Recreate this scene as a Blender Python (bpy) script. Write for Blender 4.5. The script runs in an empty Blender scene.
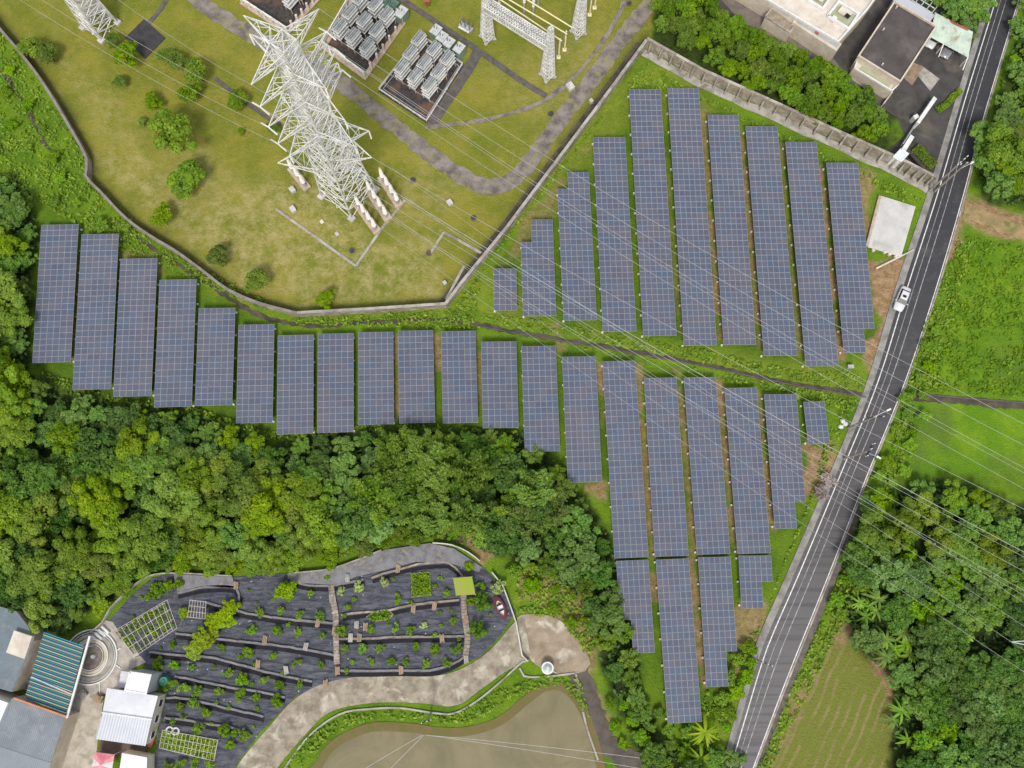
import bpy, math, random
import numpy as np
from mathutils import Vector, Matrix
random.seed(7); rng = np.random.default_rng(7)
scene = bpy.context.scene
COL = scene.collection

# ------------------------------------------------------------------ camera, sky, sun, exposure
F = 900.0                                   # focal length in pixels of a 1024 px wide picture
TH = math.atan(186/F)                       # the drone camera looks down, pitched 11.7 degrees to the north
H = 150*math.cos(TH)                        # flying height
cam = bpy.data.cameras.new('camera'); cam.sensor_width = 36; cam.lens = 36*F/1024
cam.clip_start = 1; cam.clip_end = 4000
co = bpy.data.objects.new('camera', cam); COL.objects.link(co)
co.location = (0, 0, H); co.rotation_euler = (TH, 0, 0); scene.camera = co

SUN_EL, SUN_AZ = math.radians(56), math.radians(186)     # azimuth clockwise from north (+y)
w = bpy.data.worlds.new('World'); scene.world = w; w.use_nodes = True
wn = w.node_tree; bg = wn.nodes['Background']
sky = wn.nodes.new('ShaderNodeTexSky'); sky.sky_type = 'NISHITA'; sky.sun_disc = False
sky.sun_elevation = SUN_EL; sky.sun_rotation = SUN_AZ; sky.dust_density = 4.0; sky.air_density = 1.0; sky.ozone_density = 0.6
# thin bright cloud over most of the sky
_tc = wn.nodes.new('ShaderNodeTexCoord'); _nz = wn.nodes.new('ShaderNodeTexNoise'); _nz.inputs['Scale'].default_value = 2.4; _nz.inputs['Detail'].default_value = 6; _nz.inputs['Distortion'].default_value = .6
_mr = wn.nodes.new('ShaderNodeMapRange'); _mr.inputs[1].default_value = .36; _mr.inputs[2].default_value = .62; _mr.inputs[3].default_value = .25; _mr.inputs[4].default_value = .9
_mx = wn.nodes.new('ShaderNodeMix'); _mx.data_type = 'RGBA'; _mx.inputs[7].default_value = (6.2, 6.3, 6.6, 1)
wn.links.new(_tc.outputs['Generated'], _nz.inputs['Vector']); wn.links.new(_nz.outputs['Fac'], _mr.inputs[0]); wn.links.new(_mr.outputs[0], _mx.inputs[0]); wn.links.new(sky.outputs[0], _mx.inputs[6])
wn.links.new(_mx.outputs[2], bg.inputs[0]); bg.inputs[1].default_value = 0.13
sl = bpy.data.lights.new('sun', 'SUN'); sl.energy = 2.5; sl.angle = math.radians(14); sl.color = (1.0, 0.96, 0.88)
so = bpy.data.objects.new('sun', sl); COL.objects.link(so)
sd = Vector((math.sin(SUN_AZ)*math.cos(SUN_EL), math.cos(SUN_AZ)*math.cos(SUN_EL), math.sin(SUN_EL)))
so.rotation_euler = sd.to_track_quat('Z', 'Y').to_euler(); so.location = (0, 0, 200)
scene.view_settings.view_transform = 'Standard'; scene.view_settings.look = 'None'
scene.view_settings.exposure = 0.13; scene.view_settings.gamma = 1
scene.render.engine = 'CYCLES'
scene.cycles.max_bounces = 6; scene.cycles.diffuse_bounces = 3; scene.cycles.glossy_bounces = 2
scene.cycles.transmission_bounces = 3; scene.cycles.transparent_max_bounces = 4

CT, ST = math.cos(TH), math.sin(TH)
def G(px, py, z=0.0):
    """world point at height z that the photograph shows at (px, py)"""
    a = (px-512)/F; b = -(py-384)/F
    y = b*CT+ST; zz = b*ST-CT
    t = (H-z)/(-zz)
    return Vector((a*t, y*t, z))
def PX(x, y, z=0.0):
    """pixel of world point (arrays allowed)"""
    dz = z-H
    b = y*CT+dz*ST; d = -(-y*ST+dz*CT)
    return 512+F*x/d, 384-F*b/d

# ------------------------------------------------------------------ objects, tags
def tag(o, label=None, cat=None, group=None, kind=None):
    if label: o['label'] = label
    if cat: o['category'] = cat
    if group: o['group'] = group
    if kind: o['kind'] = kind
    return o
def empty(name, loc=(0, 0, 0), rz=0.0):
    o = bpy.data.objects.new(name, None); COL.objects.link(o); o.location = loc; o.rotation_euler = (0, 0, rz)
    o.empty_display_size = .5
    return o
def link(name, me, parent=None, loc=(0, 0, 0), rz=0.0, sc=None):
    o = bpy.data.objects.new(name, me); COL.objects.link(o); o.location = loc; o.rotation_euler = (0, 0, rz)
    if sc is not None: o.scale = sc if hasattr(sc, '__len__') else (sc, sc, sc)
    if parent: o.parent = parent
    return o
ORD = ['zeroth', 'first', 'second', 'third', 'fourth', 'fifth', 'sixth', 'seventh', 'eighth', 'ninth', 'tenth', 'eleventh', 'twelfth',
       'thirteenth', 'fourteenth', 'fifteenth', 'sixteenth', 'seventeenth', 'eighteenth', 'nineteenth', 'twentieth'] + ['%dth' % i for i in range(21, 60)]

class MB:
    def __init__(s): s.v = []; s.f = []; s.m = []
    def add(s, vs, fs, mi=0):
        n = len(s.v); s.v += [tuple(v) for v in vs]; s.f += [tuple(i+n for i in f) for f in fs]; s.m += [mi]*len(fs)
    def box(s, c, size, rz=0.0, mi=0, M=None):
        hx, hy, hz = size[0]/2, size[1]/2, size[2]/2
        R = M or Matrix.Rotation(rz, 3, 'Z'); c = Vector(c)
        vs = [c+R@Vector((x*hx, y*hy, z*hz)) for z in (-1, 1) for y in (-1, 1) for x in (-1, 1)]
        s.add(vs, [(0, 2, 3, 1), (4, 5, 7, 6), (0, 1, 5, 4), (2, 6, 7, 3), (0, 4, 6, 2), (1, 3, 7, 5)], mi)
    def bar(s, p, q, wd=.1, mi=0, w2=None, n=4):
        p = Vector(p); q = Vector(q); d = q-p
        if d.length < 1e-6: return
        z = d.normalized(); a = Vector((0, 0, 1)) if abs(z.z) < .95 else Vector((1, 0, 0))
        x = z.cross(a).normalized(); y = z.cross(x); w2 = wd if w2 is None else w2
        vs = []
        for c, ww in ((p, wd), (q, w2)):
            for k in range(n):
                t = 2*math.pi*(k+.5)/n; r = ww/2*(1.414 if n == 4 else 1)
                vs.append(c+x*math.cos(t)*r+y*math.sin(t)*r)
        fs = [(k, (k+1) % n, n+(k+1) % n, n+k) for k in range(n)]+[tuple(range(n-1, -1, -1)), tuple(range(n, 2*n))]
        s.add(vs, fs, mi)
    def poly(s, pts, z0, z1, mi=0, side=None):
        """prism over a polygon (list of x,y), top at z1"""
        pts = [(p[0], p[1]) for p in pts]
        A = sum(pts[i][0]*pts[(i+1) % len(pts)][1]-pts[(i+1) % len(pts)][0]*pts[i][1] for i in range(len(pts)))
        if A < 0: pts = pts[::-1]
        n = len(pts)
        s.add([(x, y, z1) for x, y in pts], [tuple(range(n))], mi)
        if z0 is not None:
            s.add([(x, y, z0) for x, y in pts]+[(x, y, z1) for x, y in pts],
                  [(i, (i+1) % n, n+(i+1) % n, n+i) for i in range(n)]+[tuple(range(n-1, -1, -1))], mi if side is None else side)
    def ribbon(s, pts, wl, wr, z0, z1, mi=0, side=None):
        """strip along a polyline, from wl left to wr right of it; z0 None = a sheet"""
        P = [Vector((p[0], p[1])) for p in pts]; L = []; R = []
        for i, p in enumerate(P):
            d0 = (P[i]-P[i-1]).normalized() if i else (P[1]-P[0]).normalized()
            d1 = (P[i+1]-P[i]).normalized() if i < len(P)-1 else d0
            t = (d0+d1).normalized(); nn = Vector((-t.y, t.x)); k = 1/max(.5, nn.dot(Vector((-d1.y, d1.x))))
            L.append(p+nn*wl*k); R.append(p-nn*wr*k)
        n = len(P)
        top = [(a.x, a.y, z1) for a in L]+[(a.x, a.y, z1) for a in R]
        s.add(top, [(i, n+i, n+i+1, i+1) for i in range(n-1)], mi)
        if z0 is not None:
            sd_ = mi if side is None else side
            for A, fl in ((L, 0), (R, 1)):
                vs = [(a.x, a.y, z0) for a in A]+[(a.x, a.y, z1) for a in A]
                s.add(vs, [((i, n+i, n+i+1, i+1) if not fl else (i, i+1, n+i+1, n+i)) for i in range(n-1)], sd_)
            for i in (0, n-1):
                s.add([(L[i].x, L[i].y, z0), (R[i].x, R[i].y, z0), (R[i].x, R[i].y, z1), (L[i].x, L[i].y, z1)], [(0, 1, 2, 3)], sd_)
    def mesh(s, name, mats):
        me = bpy.data.meshes.new(name); me.from_pydata(s.v, [], s.f)
        for m in (mats if isinstance(mats, (list, tuple)) else [mats]): me.materials.append(m)
        me.polygons.foreach_set('material_index', s.m); me.update()
        return me
    def build(s, name, mats, parent=None, loc=(0, 0, 0), rz=0.0):
        return link(name, s.mesh(name, mats), parent, loc, rz)

def smooth_line(pts, step=6):
    """Catmull-Rom through pixel points"""
    P = [np.array(p, float) for p in pts]; out = []
    for i in range(len(P)-1):
        p0 = P[max(i-1, 0)]; p1 = P[i]; p2 = P[i+1]; p3 = P[min(i+2, len(P)-1)]
        n = max(1, int(np.linalg.norm(p2-p1)/step))
        for k in range(n):
            t = k/n
            out.append(tuple(.5*((2*p1)+(-p0+p2)*t+(2*p0-5*p1+4*p2-p3)*t*t+(-p0+3*p1-3*p2+p3)*t**3)))
    out.append(tuple(P[-1])); return out
def smooth_poly(pts, step=6):
    n = len(pts); ext = [pts[-1]]+list(pts)+[pts[0], pts[1]]
    P = [np.array(p, float) for p in ext]; out = []
    for i in range(1, n+1):
        p0, p1, p2, p3 = P[i-1], P[i], P[i+1], P[(i+2) if i+2 < len(P) else 1]
        m = max(1, int(np.linalg.norm(p2-p1)/step))
        for k in range(m):
            t = k/m
            out.append(tuple(.5*((2*p1)+(-p0+p2)*t+(2*p0-5*p1+4*p2-p3)*t*t+(-p0+3*p1-3*p2+p3)*t**3)))
    return out
def W(pts, z=0.0): return [G(p[0], p[1], z) for p in pts]

# ------------------------------------------------------------------ materials
def lin(c):
    return tuple((x/12.92 if x <= .04045 else ((x+.055)/1.055)**2.4) for x in (v/255 for v in c))
class NT:
    def __init__(s, name):
        s.m = bpy.data.materials.new(name); s.m.use_nodes = True; s.t = s.m.node_tree; s.b = s.t.nodes['Principled BSDF']
        s.out = s.t.nodes['Material Output']
    def n(s, typ, **kw):
        nd = s.t.nodes.new(typ)
        for k, v in kw.items():
            if k.startswith('i_'):
                key = k[2:]; key = int(key) if key.isdigit() else key.replace('_', ' ')
                nd.inputs[key].default_value = v
            else: setattr(nd, k, v)
        return nd
    def l(s, a, b): s.t.links.new(a, b)
    def noise(s, vec, scale, detail=4, rough=.6, dist=0):
        nd = s.n('ShaderNodeTexNoise'); nd.inputs['Scale'].default_value = scale; nd.inputs['Detail'].default_value = detail
        nd.inputs['Roughness'].default_value = rough; nd.inputs['Distortion'].default_value = dist; s.l(vec, nd.inputs['Vector']); return nd.outputs['Fac']
    def ramp(s, fac, a, b):
        nd = s.n('ShaderNodeMapRange', interpolation_type='SMOOTHSTEP'); nd.inputs[1].default_value = a; nd.inputs[2].default_value = b; s.l(fac, nd.inputs[0]); return nd.outputs[0]
    def mix(s, fac, a, b, mode='MIX'):
        nd = s.n('ShaderNodeMix', data_type='RGBA', blend_type=mode)
        for v, i in ((fac, 0), (a, 6), (b, 7)):
            if hasattr(v, 'links') or hasattr(v, 'is_linked'): s.l(v, nd.inputs[i])
            else: nd.inputs[i].default_value = v if i == 0 else (*v[:3], 1)
        return nd.outputs[2]
    def math(s, op, a, b=0.0, c=0.0):
        nd = s.n('ShaderNodeMath', operation=op)
        for v, i in ((a, 0), (b, 1), (c, 2)):
            if hasattr(v, 'is_linked'): s.l(v, nd.inputs[i])
            else: nd.inputs[i].default_value = v
        return nd.outputs[0]
    def bump(s, h, strength=.5, dist=.1):
        nd = s.n('ShaderNodeBump'); nd.inputs['Strength'].default_value = strength; nd.inputs['Distance'].default_value = dist
        s.l(h, nd.inputs['Height']); s.l(nd.outputs[0], s.b.inputs['Normal'])
    def pos(s): return s.n('ShaderNodeNewGeometry').outputs['Position']
    def obj(s): return s.n('ShaderNodeTexCoord').outputs['Object']
    def fin(s, col=None, rough=.8, spec=.3, metal=0):
        if col is not None:
            if hasattr(col, 'is_linked'): s.l(col, s.b.inputs['Base Color'])
            else: s.b.inputs['Base Color'].default_value = (*col[:3], 1)
        s.b.inputs['Roughness'].default_value = rough; s.b.inputs['Specular IOR Level'].default_value = spec; s.b.inputs['Metallic'].default_value = metal
        return s.m

def simple(name, c1, c2=None, scale=1.0, rough=.8, spec=.3, bump=0, bd=.03, metal=0, c3=None, s3=.15, world=True):
    """two or three tones broken up by noise"""
    t = NT(name); p = t.pos() if world else t.obj()
    c2 = c2 or tuple(x*.8 for x in c1)
    a = t.noise(p, scale, 6, .65)
    col = t.mix(t.ramp(a, .35, .68), c1, c2)
    if c3: col = t.mix(t.ramp(t.noise(p, s3, 4, .6, .5), .5, .68), col, c3)
    if bump: t.bump(t.noise(p, scale*3, 5, .7), bump, bd)
    return t.fin(col, rough, spec, metal)

def foliage(name, c1, c2, c3, trans=.3):
    t = NT(name); oi = t.n('ShaderNodeObjectInfo').outputs['Random']; g = t.n('ShaderNodeNewGeometry'); isl = g.outputs['Random Per Island']
    c1, c2, c3 = (tuple(v*1.36 for v in c) for c in (c1, c2, c3))
    col = t.mix(t.ramp(t.noise(t.obj(), .55, 3), .38, .62), c1, c2)
    col = t.mix(t.math('MULTIPLY', isl, .75), col, c3)
    hs = t.n('ShaderNodeHueSaturation'); t.l(col, hs.inputs['Color'])
    t.l(t.math('MULTIPLY_ADD', oi, .02, .492), hs.inputs['Hue']); t.l(t.math('MULTIPLY_ADD', t.math('FRACT', t.math('MULTIPLY', oi, 7.31)), .5, .78), hs.inputs['Value'])
    t.l(t.math('MULTIPLY_ADD', t.math('FRACT', t.math('MULTIPLY', oi, 3.77)), .18, .98), hs.inputs['Saturation'])
    c = hs.outputs[0]
    t.fin(c, .55, .25)
    tr = t.n('ShaderNodeBsdfTranslucent'); t.l(c, tr.inputs[0]); mx = t.n('ShaderNodeMixShader'); mx.inputs[0].default_value = trans
    t.l(t.b.outputs[0], mx.inputs[1]); t.l(tr.outputs[0], mx.inputs[2]); t.l(mx.outputs[0], t.out.inputs[0])
    return t.m

M = {}
def road_mat():
    t = NT('asphalt'); p = t.pos(); sx = t.n('ShaderNodeSeparateXYZ'); t.l(p, sx.inputs[0])
    f = t.ramp(t.math('ADD', sx.outputs[1], t.math('MULTIPLY', t.noise(p, .25, 3), 8)), -40, 70)          # darker towards the north
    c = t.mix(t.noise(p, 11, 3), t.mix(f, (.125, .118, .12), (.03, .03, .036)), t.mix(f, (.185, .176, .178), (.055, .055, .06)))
    c = t.mix(t.math('MULTIPLY', t.ramp(t.noise(p, .35, 6, .75, .6), .5, .7), .35), c, (.14, .132, .13))
    mp = t.n('ShaderNodeMapping'); mp.inputs['Rotation'].default_value = (0, 0, math.radians(-71)); mp.inputs['Scale'].default_value = (.03, 1.0, 1); t.l(p, mp.inputs[0])
    c = t.mix(t.math('MULTIPLY', t.ramp(t.noise(mp.outputs[0], 1.1, 3), .48, .62), .35), c, (.045, .043, .046))
    t.bump(t.noise(p, 9, 4), .2, .01); return t.fin(c, .85, .3)
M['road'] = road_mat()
M['yard'] = simple('yard_asphalt', (.075, .07, .068), (.045, .042, .04), .35, .85, c3=(.13, .11, .09), s3=.12, bump=.2)
M['shoulder'] = simple('road_shoulder', (.3, .29, .27), (.17, .16, .15), .5, .9, bump=.3)
M['line'] = simple('road_paint', (.78, .78, .76), (.5, .5, .49), 2.2, .7)
M['thinline'] = simple('worn_paint', (.4, .4, .4), (.17, .17, .17), 1.5, .7)
M['conc'] = simple('concrete', (.42, .40, .36), (.27, .25, .22), .6, .9, bump=.3, c3=(.2, .18, .15), s3=.35)
M['conc_light'] = simple('pale_concrete', (.52, .51, .49), (.38, .365, .34), .5, .85, c3=(.62, .6, .54), s3=.3)
M['wallc'] = simple('weathered_concrete_wall', (.34, .30, .26), (.2, .17, .145), .9, .95, bump=.4, c3=(.45, .4, .35), s3=.4)
M['path'] = simple('stained_concrete_path', (.34, .30, .23), (.19, .16, .12), .55, .95, bump=.4, c3=(.46, .42, .34), s3=.42)
M['gravelroad'] = simple('gravel_track', (.26, .225, .205), (.11, .095, .085), .42, .95, bump=.6, c3=(.24, .22, .1), s3=.6)
M['gravel_dark'] = simple('dark_gravel', (.07, .062, .06), (.035, .03, .03), 1.6, .95, bump=.6, c3=(.14, .08, .055), s3=.25)
M['trench'] = simple('cable_trench_cover', (.13, .115, .11), (.075, .07, .068), .8, .9, bump=.3)
M['white'] = simple('white_paint', (.72, .72, .71), (.58, .58, .56), 1.5, .5, .4)
M['white_metal'] = simple('white_painted_steel', (.76, .75, .73), (.5, .49, .47), .8, .45, .4)
M['cream'] = simple('cream_render', (.62, .55, .45), (.48, .41, .33), .6, .85, c3=(.5, .43, .33), s3=.5)
M['cream_light'] = simple('pale_roof_screed', (.66, .6, .52), (.5, .44, .37), .4, .85)
M['darkroof'] = simple('dark_bitumen_roof', (.09, .078, .074), (.06, .052, .05), .3, .9, c3=(.12, .105, .1), s3=.15)
M['mintroof'] = simple('mint_metal_roof', (.55, .64, .54), (.42, .5, .42), .4, .6, c3=(.33, .3, .22), s3=.7)
M['mossroof'] = simple('mossy_roof_floor', (.33, .36, .22), (.42, .42, .3), .5, .9)
M['bluegrey'] = simple('blue_grey_sheet', (.35, .4, .45), (.28, .32, .36), .8, .6)
M['red'] = simple('rust_red_paint', (.38, .1, .07), (.22, .08, .06), 1, .7)
M['glassdark'] = (lambda t: t.fin((.012, .014, .018), .25, .25))(NT('dark_window_glass'))
M['steel'] = simple('galvanised_steel', (.5, .52, .53), (.35, .37, .38), 1.2, .5, .5, metal=.3)
M['pole'] = simple('aged_concrete_pole', (.33, .3, .26), (.22, .2, .17), 1, .9)
M['poledark'] = simple('dark_steel_arm', (.03, .028, .028), None, 1, .7)
M['insul'] = simple('porcelain', (.82, .8, .76), (.68, .65, .6), 2, .3, .5)
M['caprack'] = simple('capacitor_grey', (.56, .58, .57), (.4, .42, .42), 1.3, .5, .4)
M['capdark'] = simple('capacitor_dark', (.12, .14, .15), (.2, .22, .23), 2, .5, .4)
M['greengrey'] = simple('grey_green_enamel', (.25, .33, .27), (.15, .21, .18), .8, .5, .4)
M['greendark'] = simple('dark_green_enamel', (.06, .13, .10), (.12, .2, .15), .8, .5, .4)
M['footing'] = simple('tan_concrete', (.5, .4, .31), (.34, .26, .2), 1, .95)
M['yellowpipe'] = simple('cream_yellow_pipe', (.8, .72, .45), (.7, .62, .38), 1, .5)
M['wire'] = simple('aluminium_conductor', (.42, .42, .41), None, 1, .4, .5)
M['frame'] = simple('anodised_frame', (.5, .51, .55), (.42, .43, .46), 2, .35, .5)
M['footwhite'] = simple('white_footing', (.75, .72, .66), (.5, .46, .4), 3, .9)
M['water'] = (lambda t: (t.bump(t.noise(t.pos(), .8, 3), .12, .08), t.fin(t.mix(t.ramp(t.noise(t.pos(), .09, 7, .68, 1.2), .35, .7), (.205, .172, .095), (.14, .125, .062)), .28, .4))[1])(NT('muddy_water'))
def fabric_mat():
    t = NT('black_weed_fabric'); p = t.pos(); mp = t.n('ShaderNodeMapping'); mp.inputs['Scale'].default_value = (.35, 1.5, 1); mp.inputs['Rotation'].default_value = (0, 0, .12); t.l(p, mp.inputs[0])
    w = t.noise(mp.outputs[0], 1.0, 7, .72, .8); n = t.noise(p, .4, 6, .7)
    c = t.mix(t.ramp(w, .38, .66), (.042, .047, .064), (.12, .126, .155)); c = t.mix(t.math('MULTIPLY', t.ramp(n, .5, .72), .6), c, (.14, .135, .14))
    c = t.mix(t.math('MULTIPLY', t.ramp(t.noise(p, .9, 6, .75), .6, .72), .55), c, (.12, .11, .06))
    v = t.n('ShaderNodeTexVoronoi'); v.inputs['Scale'].default_value = .75; t.l(p, v.inputs['Vector']); c = t.mix(t.math('LESS_THAN', v.outputs['Distance'], .075), c, (.42, .42, .44))
    t.bump(w, 1.0, .35); return t.fin(c, .7, .4)
M['fabric'] = fabric_mat()
M['fabricpale'] = simple('dusty_weed_fabric', (.22, .215, .225), (.12, .12, .135), .6, .9, bump=.4, c3=(.26, .23, .2), s3=.6)
M['stonekerb'] = simple('terrace_stone', (.3, .25, .2), (.17, .14, .12), 1.2, .95, bump=.5, c3=(.4, .36, .3), s3=.7)
M['ditch'] = simple('ditch_liner', (.012, .012, .016), (.02, .02, .025), 1, .9)
M['drain'] = simple('drain_mud', (.05, .045, .035), (.11, .09, .07), .5, .95)
M['greyroof'] = simple('grey_metal_roof', (.20, .225, .255), (.16, .18, .205), .25, .5, .4, c3=(.235, .25, .265), s3=.6)
M['greyroof2'] = simple('slate_grey_metal_roof', (.145, .185, .215), (.12, .15, .172), .3, .5, .4, c3=(.18, .2, .21), s3=.7)
M['whiteroof'] = simple('white_metal_roof', (.78, .79, .81), (.66, .67, .7), .25, .45, .4)
M['paleroof'] = simple('pale_grey_metal_roof', (.46, .48, .53), (.40, .42, .47), .25, .45, .4)
M['wood'] = simple('weathered_wood', (.36, .26, .17), (.24, .17, .11), 1.4, .9)
M['bark'] = simple('bark', (.12, .09, .065), (.07, .055, .04), 2.5, .95, bump=.5, world=False)
M['carwhite'] = (lambda t: t.fin((.6, .61, .63), .3, .5))(NT('white_car_paint'))
M['carmaroon'] = (lambda t: t.fin((.10, .012, .02), .3, .5))(NT('maroon_paint'))
M['cargrey'] = (lambda t: t.fin((.3, .31, .32), .25, .6, .3))(NT('grey_car_paint'))
M['tyre'] = (lambda t: t.fin((.02, .02, .02), .9, .2))(NT('tyre_rubber'))
M['lamp'] = simple('lamp_head_white', (.85, .85, .84), None, 1, .4)
M['net'] = simple('olive_shade_net', (.2, .22, .07), (.32, .3, .13), 1.2, .9)
M['lime'] = simple('lime_green_sheet', (.25, .34, .03), (.3, .3, .07), .8, .8)
M['pink'] = simple('pink_canvas', (.75, .2, .25), (.85, .4, .42), .8, .7)
M['teal'] = simple('teal_tank', (.05, .28, .22), None, 1, .5)
M['orange'] = simple('orange_trim', (.6, .24, .12), None, 1, .7)
M['tiledark'] = simple('dark_basin', (.15, .125, .11), (.26, .22, .18), 1, .8)
M['tan_paving'] = simple('tan_paving', (.5, .45, .38), (.36, .32, .26), .7, .9, c3=(.28, .27, .2), s3=.5)

def glass_mat():
    t = NT('solar_cell_glass'); oi = t.n('ShaderNodeObjectInfo').outputs['Random']; p = t.pos()
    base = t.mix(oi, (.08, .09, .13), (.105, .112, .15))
    # sky reflections painted into the cell colour: blue and brown patches by position
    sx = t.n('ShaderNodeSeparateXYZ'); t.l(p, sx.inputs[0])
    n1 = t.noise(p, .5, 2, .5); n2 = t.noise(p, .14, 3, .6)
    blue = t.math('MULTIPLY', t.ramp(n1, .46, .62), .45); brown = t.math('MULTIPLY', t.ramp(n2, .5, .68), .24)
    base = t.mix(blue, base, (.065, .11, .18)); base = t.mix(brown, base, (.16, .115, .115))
    base = t.mix(t.math('MULTIPLY', t.ramp(t.noise(p, .9, 5, .7), .5, .75), .12), base, (.2, .19, .17))      # fine pale blotches
    return t.fin(base, .22, .5)
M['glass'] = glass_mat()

# stripes on the coloured roof
def stripes():
    t = NT('striped_corrugated_roof'); uv = t.obj(); sx = t.n('ShaderNodeSeparateXYZ'); t.l(uv, sx.inputs[0])
    v = t.math('FRACT', t.math('MULTIPLY', sx.outputs[1], 1.6))
    cr = t.n('ShaderNodeValToRGB'); cr.color_ramp.interpolation = 'CONSTANT'; t.l(v, cr.inputs[0])
    cols = [(0, (.02, .09, .22)), (.2, (.02, .28, .27)), (.36, (.02, .035, .09)), (.54, (.6, .2, .06)), (.64, (.5, .5, .2)), (.74, (.04, .25, .15)), (.86, (.015, .08, .22))]
    e = cr.color_ramp.elements; e[0].position = 0; e[0].color = (*cols[0][1], 1); e[1].position = cols[1][0]; e[1].color = (*cols[1][1], 1)
    for ps, c in cols[2:]: x = e.new(ps); x.color = (*c, 1)
    return t.fin(cr.outputs[0], .5, .4)
M['stripes'] = stripes()

FOL = {
 'round': foliage('leaf_yellow_green', (.125, .19, .022), (.20, .265, .03), (.07, .125, .018)),
 'broad': foliage('leaf_mid_green', (.075, .155, .026), (.125, .215, .035), (.17, .25, .08)),
 'dark': foliage('leaf_dark_green', (.07, .14, .026), (.115, .195, .036), (.05, .105, .02)),
 'bamboo': foliage('leaf_bamboo', (.12, .195, .032), (.20, .27, .05), (.075, .14, .024)),
 'hedge': foliage('leaf_hedge', (.105, .175, .018), (.17, .245, .024), (.06, .115, .014)),
 'fresh': foliage('leaf_fresh', (.14, .25, .025), (.23, .33, .035), (.09, .18, .02)),
 'banana': foliage('leaf_banana', (.15, .25, .04), (.24, .33, .06), (.10, .19, .03)),
 'pale': foliage('leaf_pale', (.36, .42, .18), (.46, .48, .26), (.18, .28, .07)),
 'lime': foliage('leaf_lime', (.2, .28, .02), (.29, .33, .03), (.12, .2, .018)),
 'weed': foliage('leaf_weed', (.15, .25, .026), (.25, .34, .036), (.085, .16, .022)),
 'weeddark': foliage('leaf_undergrowth', (.05, .10, .022), (.09, .15, .03), (.03, .065, .016)),
}
# ------------------------------------------------------------------ ground: one sheet to the horizon, with what grows or lies bare stored per vertex
def sdist(X, Y, poly):
    """signed distance (positive inside) of points to a polygon, in photograph pixels"""
    P = np.array(poly, float); Q = np.roll(P, -1, 0); d2 = np.full(X.shape, 1e12); ins = np.zeros(X.shape, bool)
    for (x0, y0), (x1, y1) in zip(P, Q):
        dx, dy = x1-x0, y1-y0; L = dx*dx+dy*dy+1e-9
        t = np.clip(((X-x0)*dx+(Y-y0)*dy)/L, 0, 1)
        d2 = np.minimum(d2, (X-x0-t*dx)**2+(Y-y0-t*dy)**2)
        c = ((y0 > Y) != (y1 > Y)) & (X < (x1-x0)*(Y-y0)/(y1-y0+1e-12)+x0); ins ^= c
    d = np.sqrt(d2); return np.where(ins, d, -d)
def ldist(X, Y, line):
    d2 = np.full(X.shape, 1e12)
    for (x0, y0), (x1, y1) in zip(line[:-1], line[1:]):
        dx, dy = x1-x0, y1-y0; t = np.clip(((X-x0)*dx+(Y-y0)*dy)/(dx*dx+dy*dy+1e-9), 0, 1)
        d2 = np.minimum(d2, (X-x0-t*dx)**2+(Y-y0-t*dy)**2)
    return np.sqrt(d2)
def sstep(d, a, b): t = np.clip((d-a)/(b-a), 0, 1); return t*t*(3-2*t)

LAWN = [(-60, -60), (0, 28), (45, 85), (91, 163), (92, 182), (130, 222), (180, 255), (230, 292), (262, 306), (300, 315), (446, 306), (507, 232), (643, 47), (700, -60)]
WALL_L = [(-40, -26), (0, 28), (22, 54), (45, 84), (68, 121), (91, 163), (90, 180), (104, 195), (130, 222), (155, 240), (180, 255), (206, 274), (230, 292), (262, 306), (300, 316)]
WALL_B = [(300, 316), (372, 312), (447, 307)]
WALL_R = [(447, 307), (462, 287), (507, 232), (552, 172), (600, 108), (645, 47)]
WALL_N = [(645, 47), (700, 78), (760, 105), (830, 137), (895, 166), (930, 184)]
WOOD_W = [(-40, 165), (28, 180), (38, 215), (28, 372), (72, 393), (112, 402), (190, 412), (236, 428), (272, 440), (400, 428), (520, 432), (565, 468), (590, 505), (605, 530), (620, 570), (634, 640), (645, 700), (664, 742), (705, 750), (748, 752), (736, 800), (660, 800), (600, 660), (575, 590), (515, 560), (440, 538), (350, 550), (290, 562), (180, 568), (140, 573), (105, 600), (62, 635), (-40, 610)]
WOOD_E = [(862, 500), (930, 478), (975, 488), (1060, 520), (1060, 830), (893, 830), (893, 720), (893, 680), (850, 640), (838, 600), (845, 550)]
TOPR = [(1020, 20), (1046, -40), (1100, -40), (1100, 212), (990, 205), (974, 178), (994, 110)]
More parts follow.
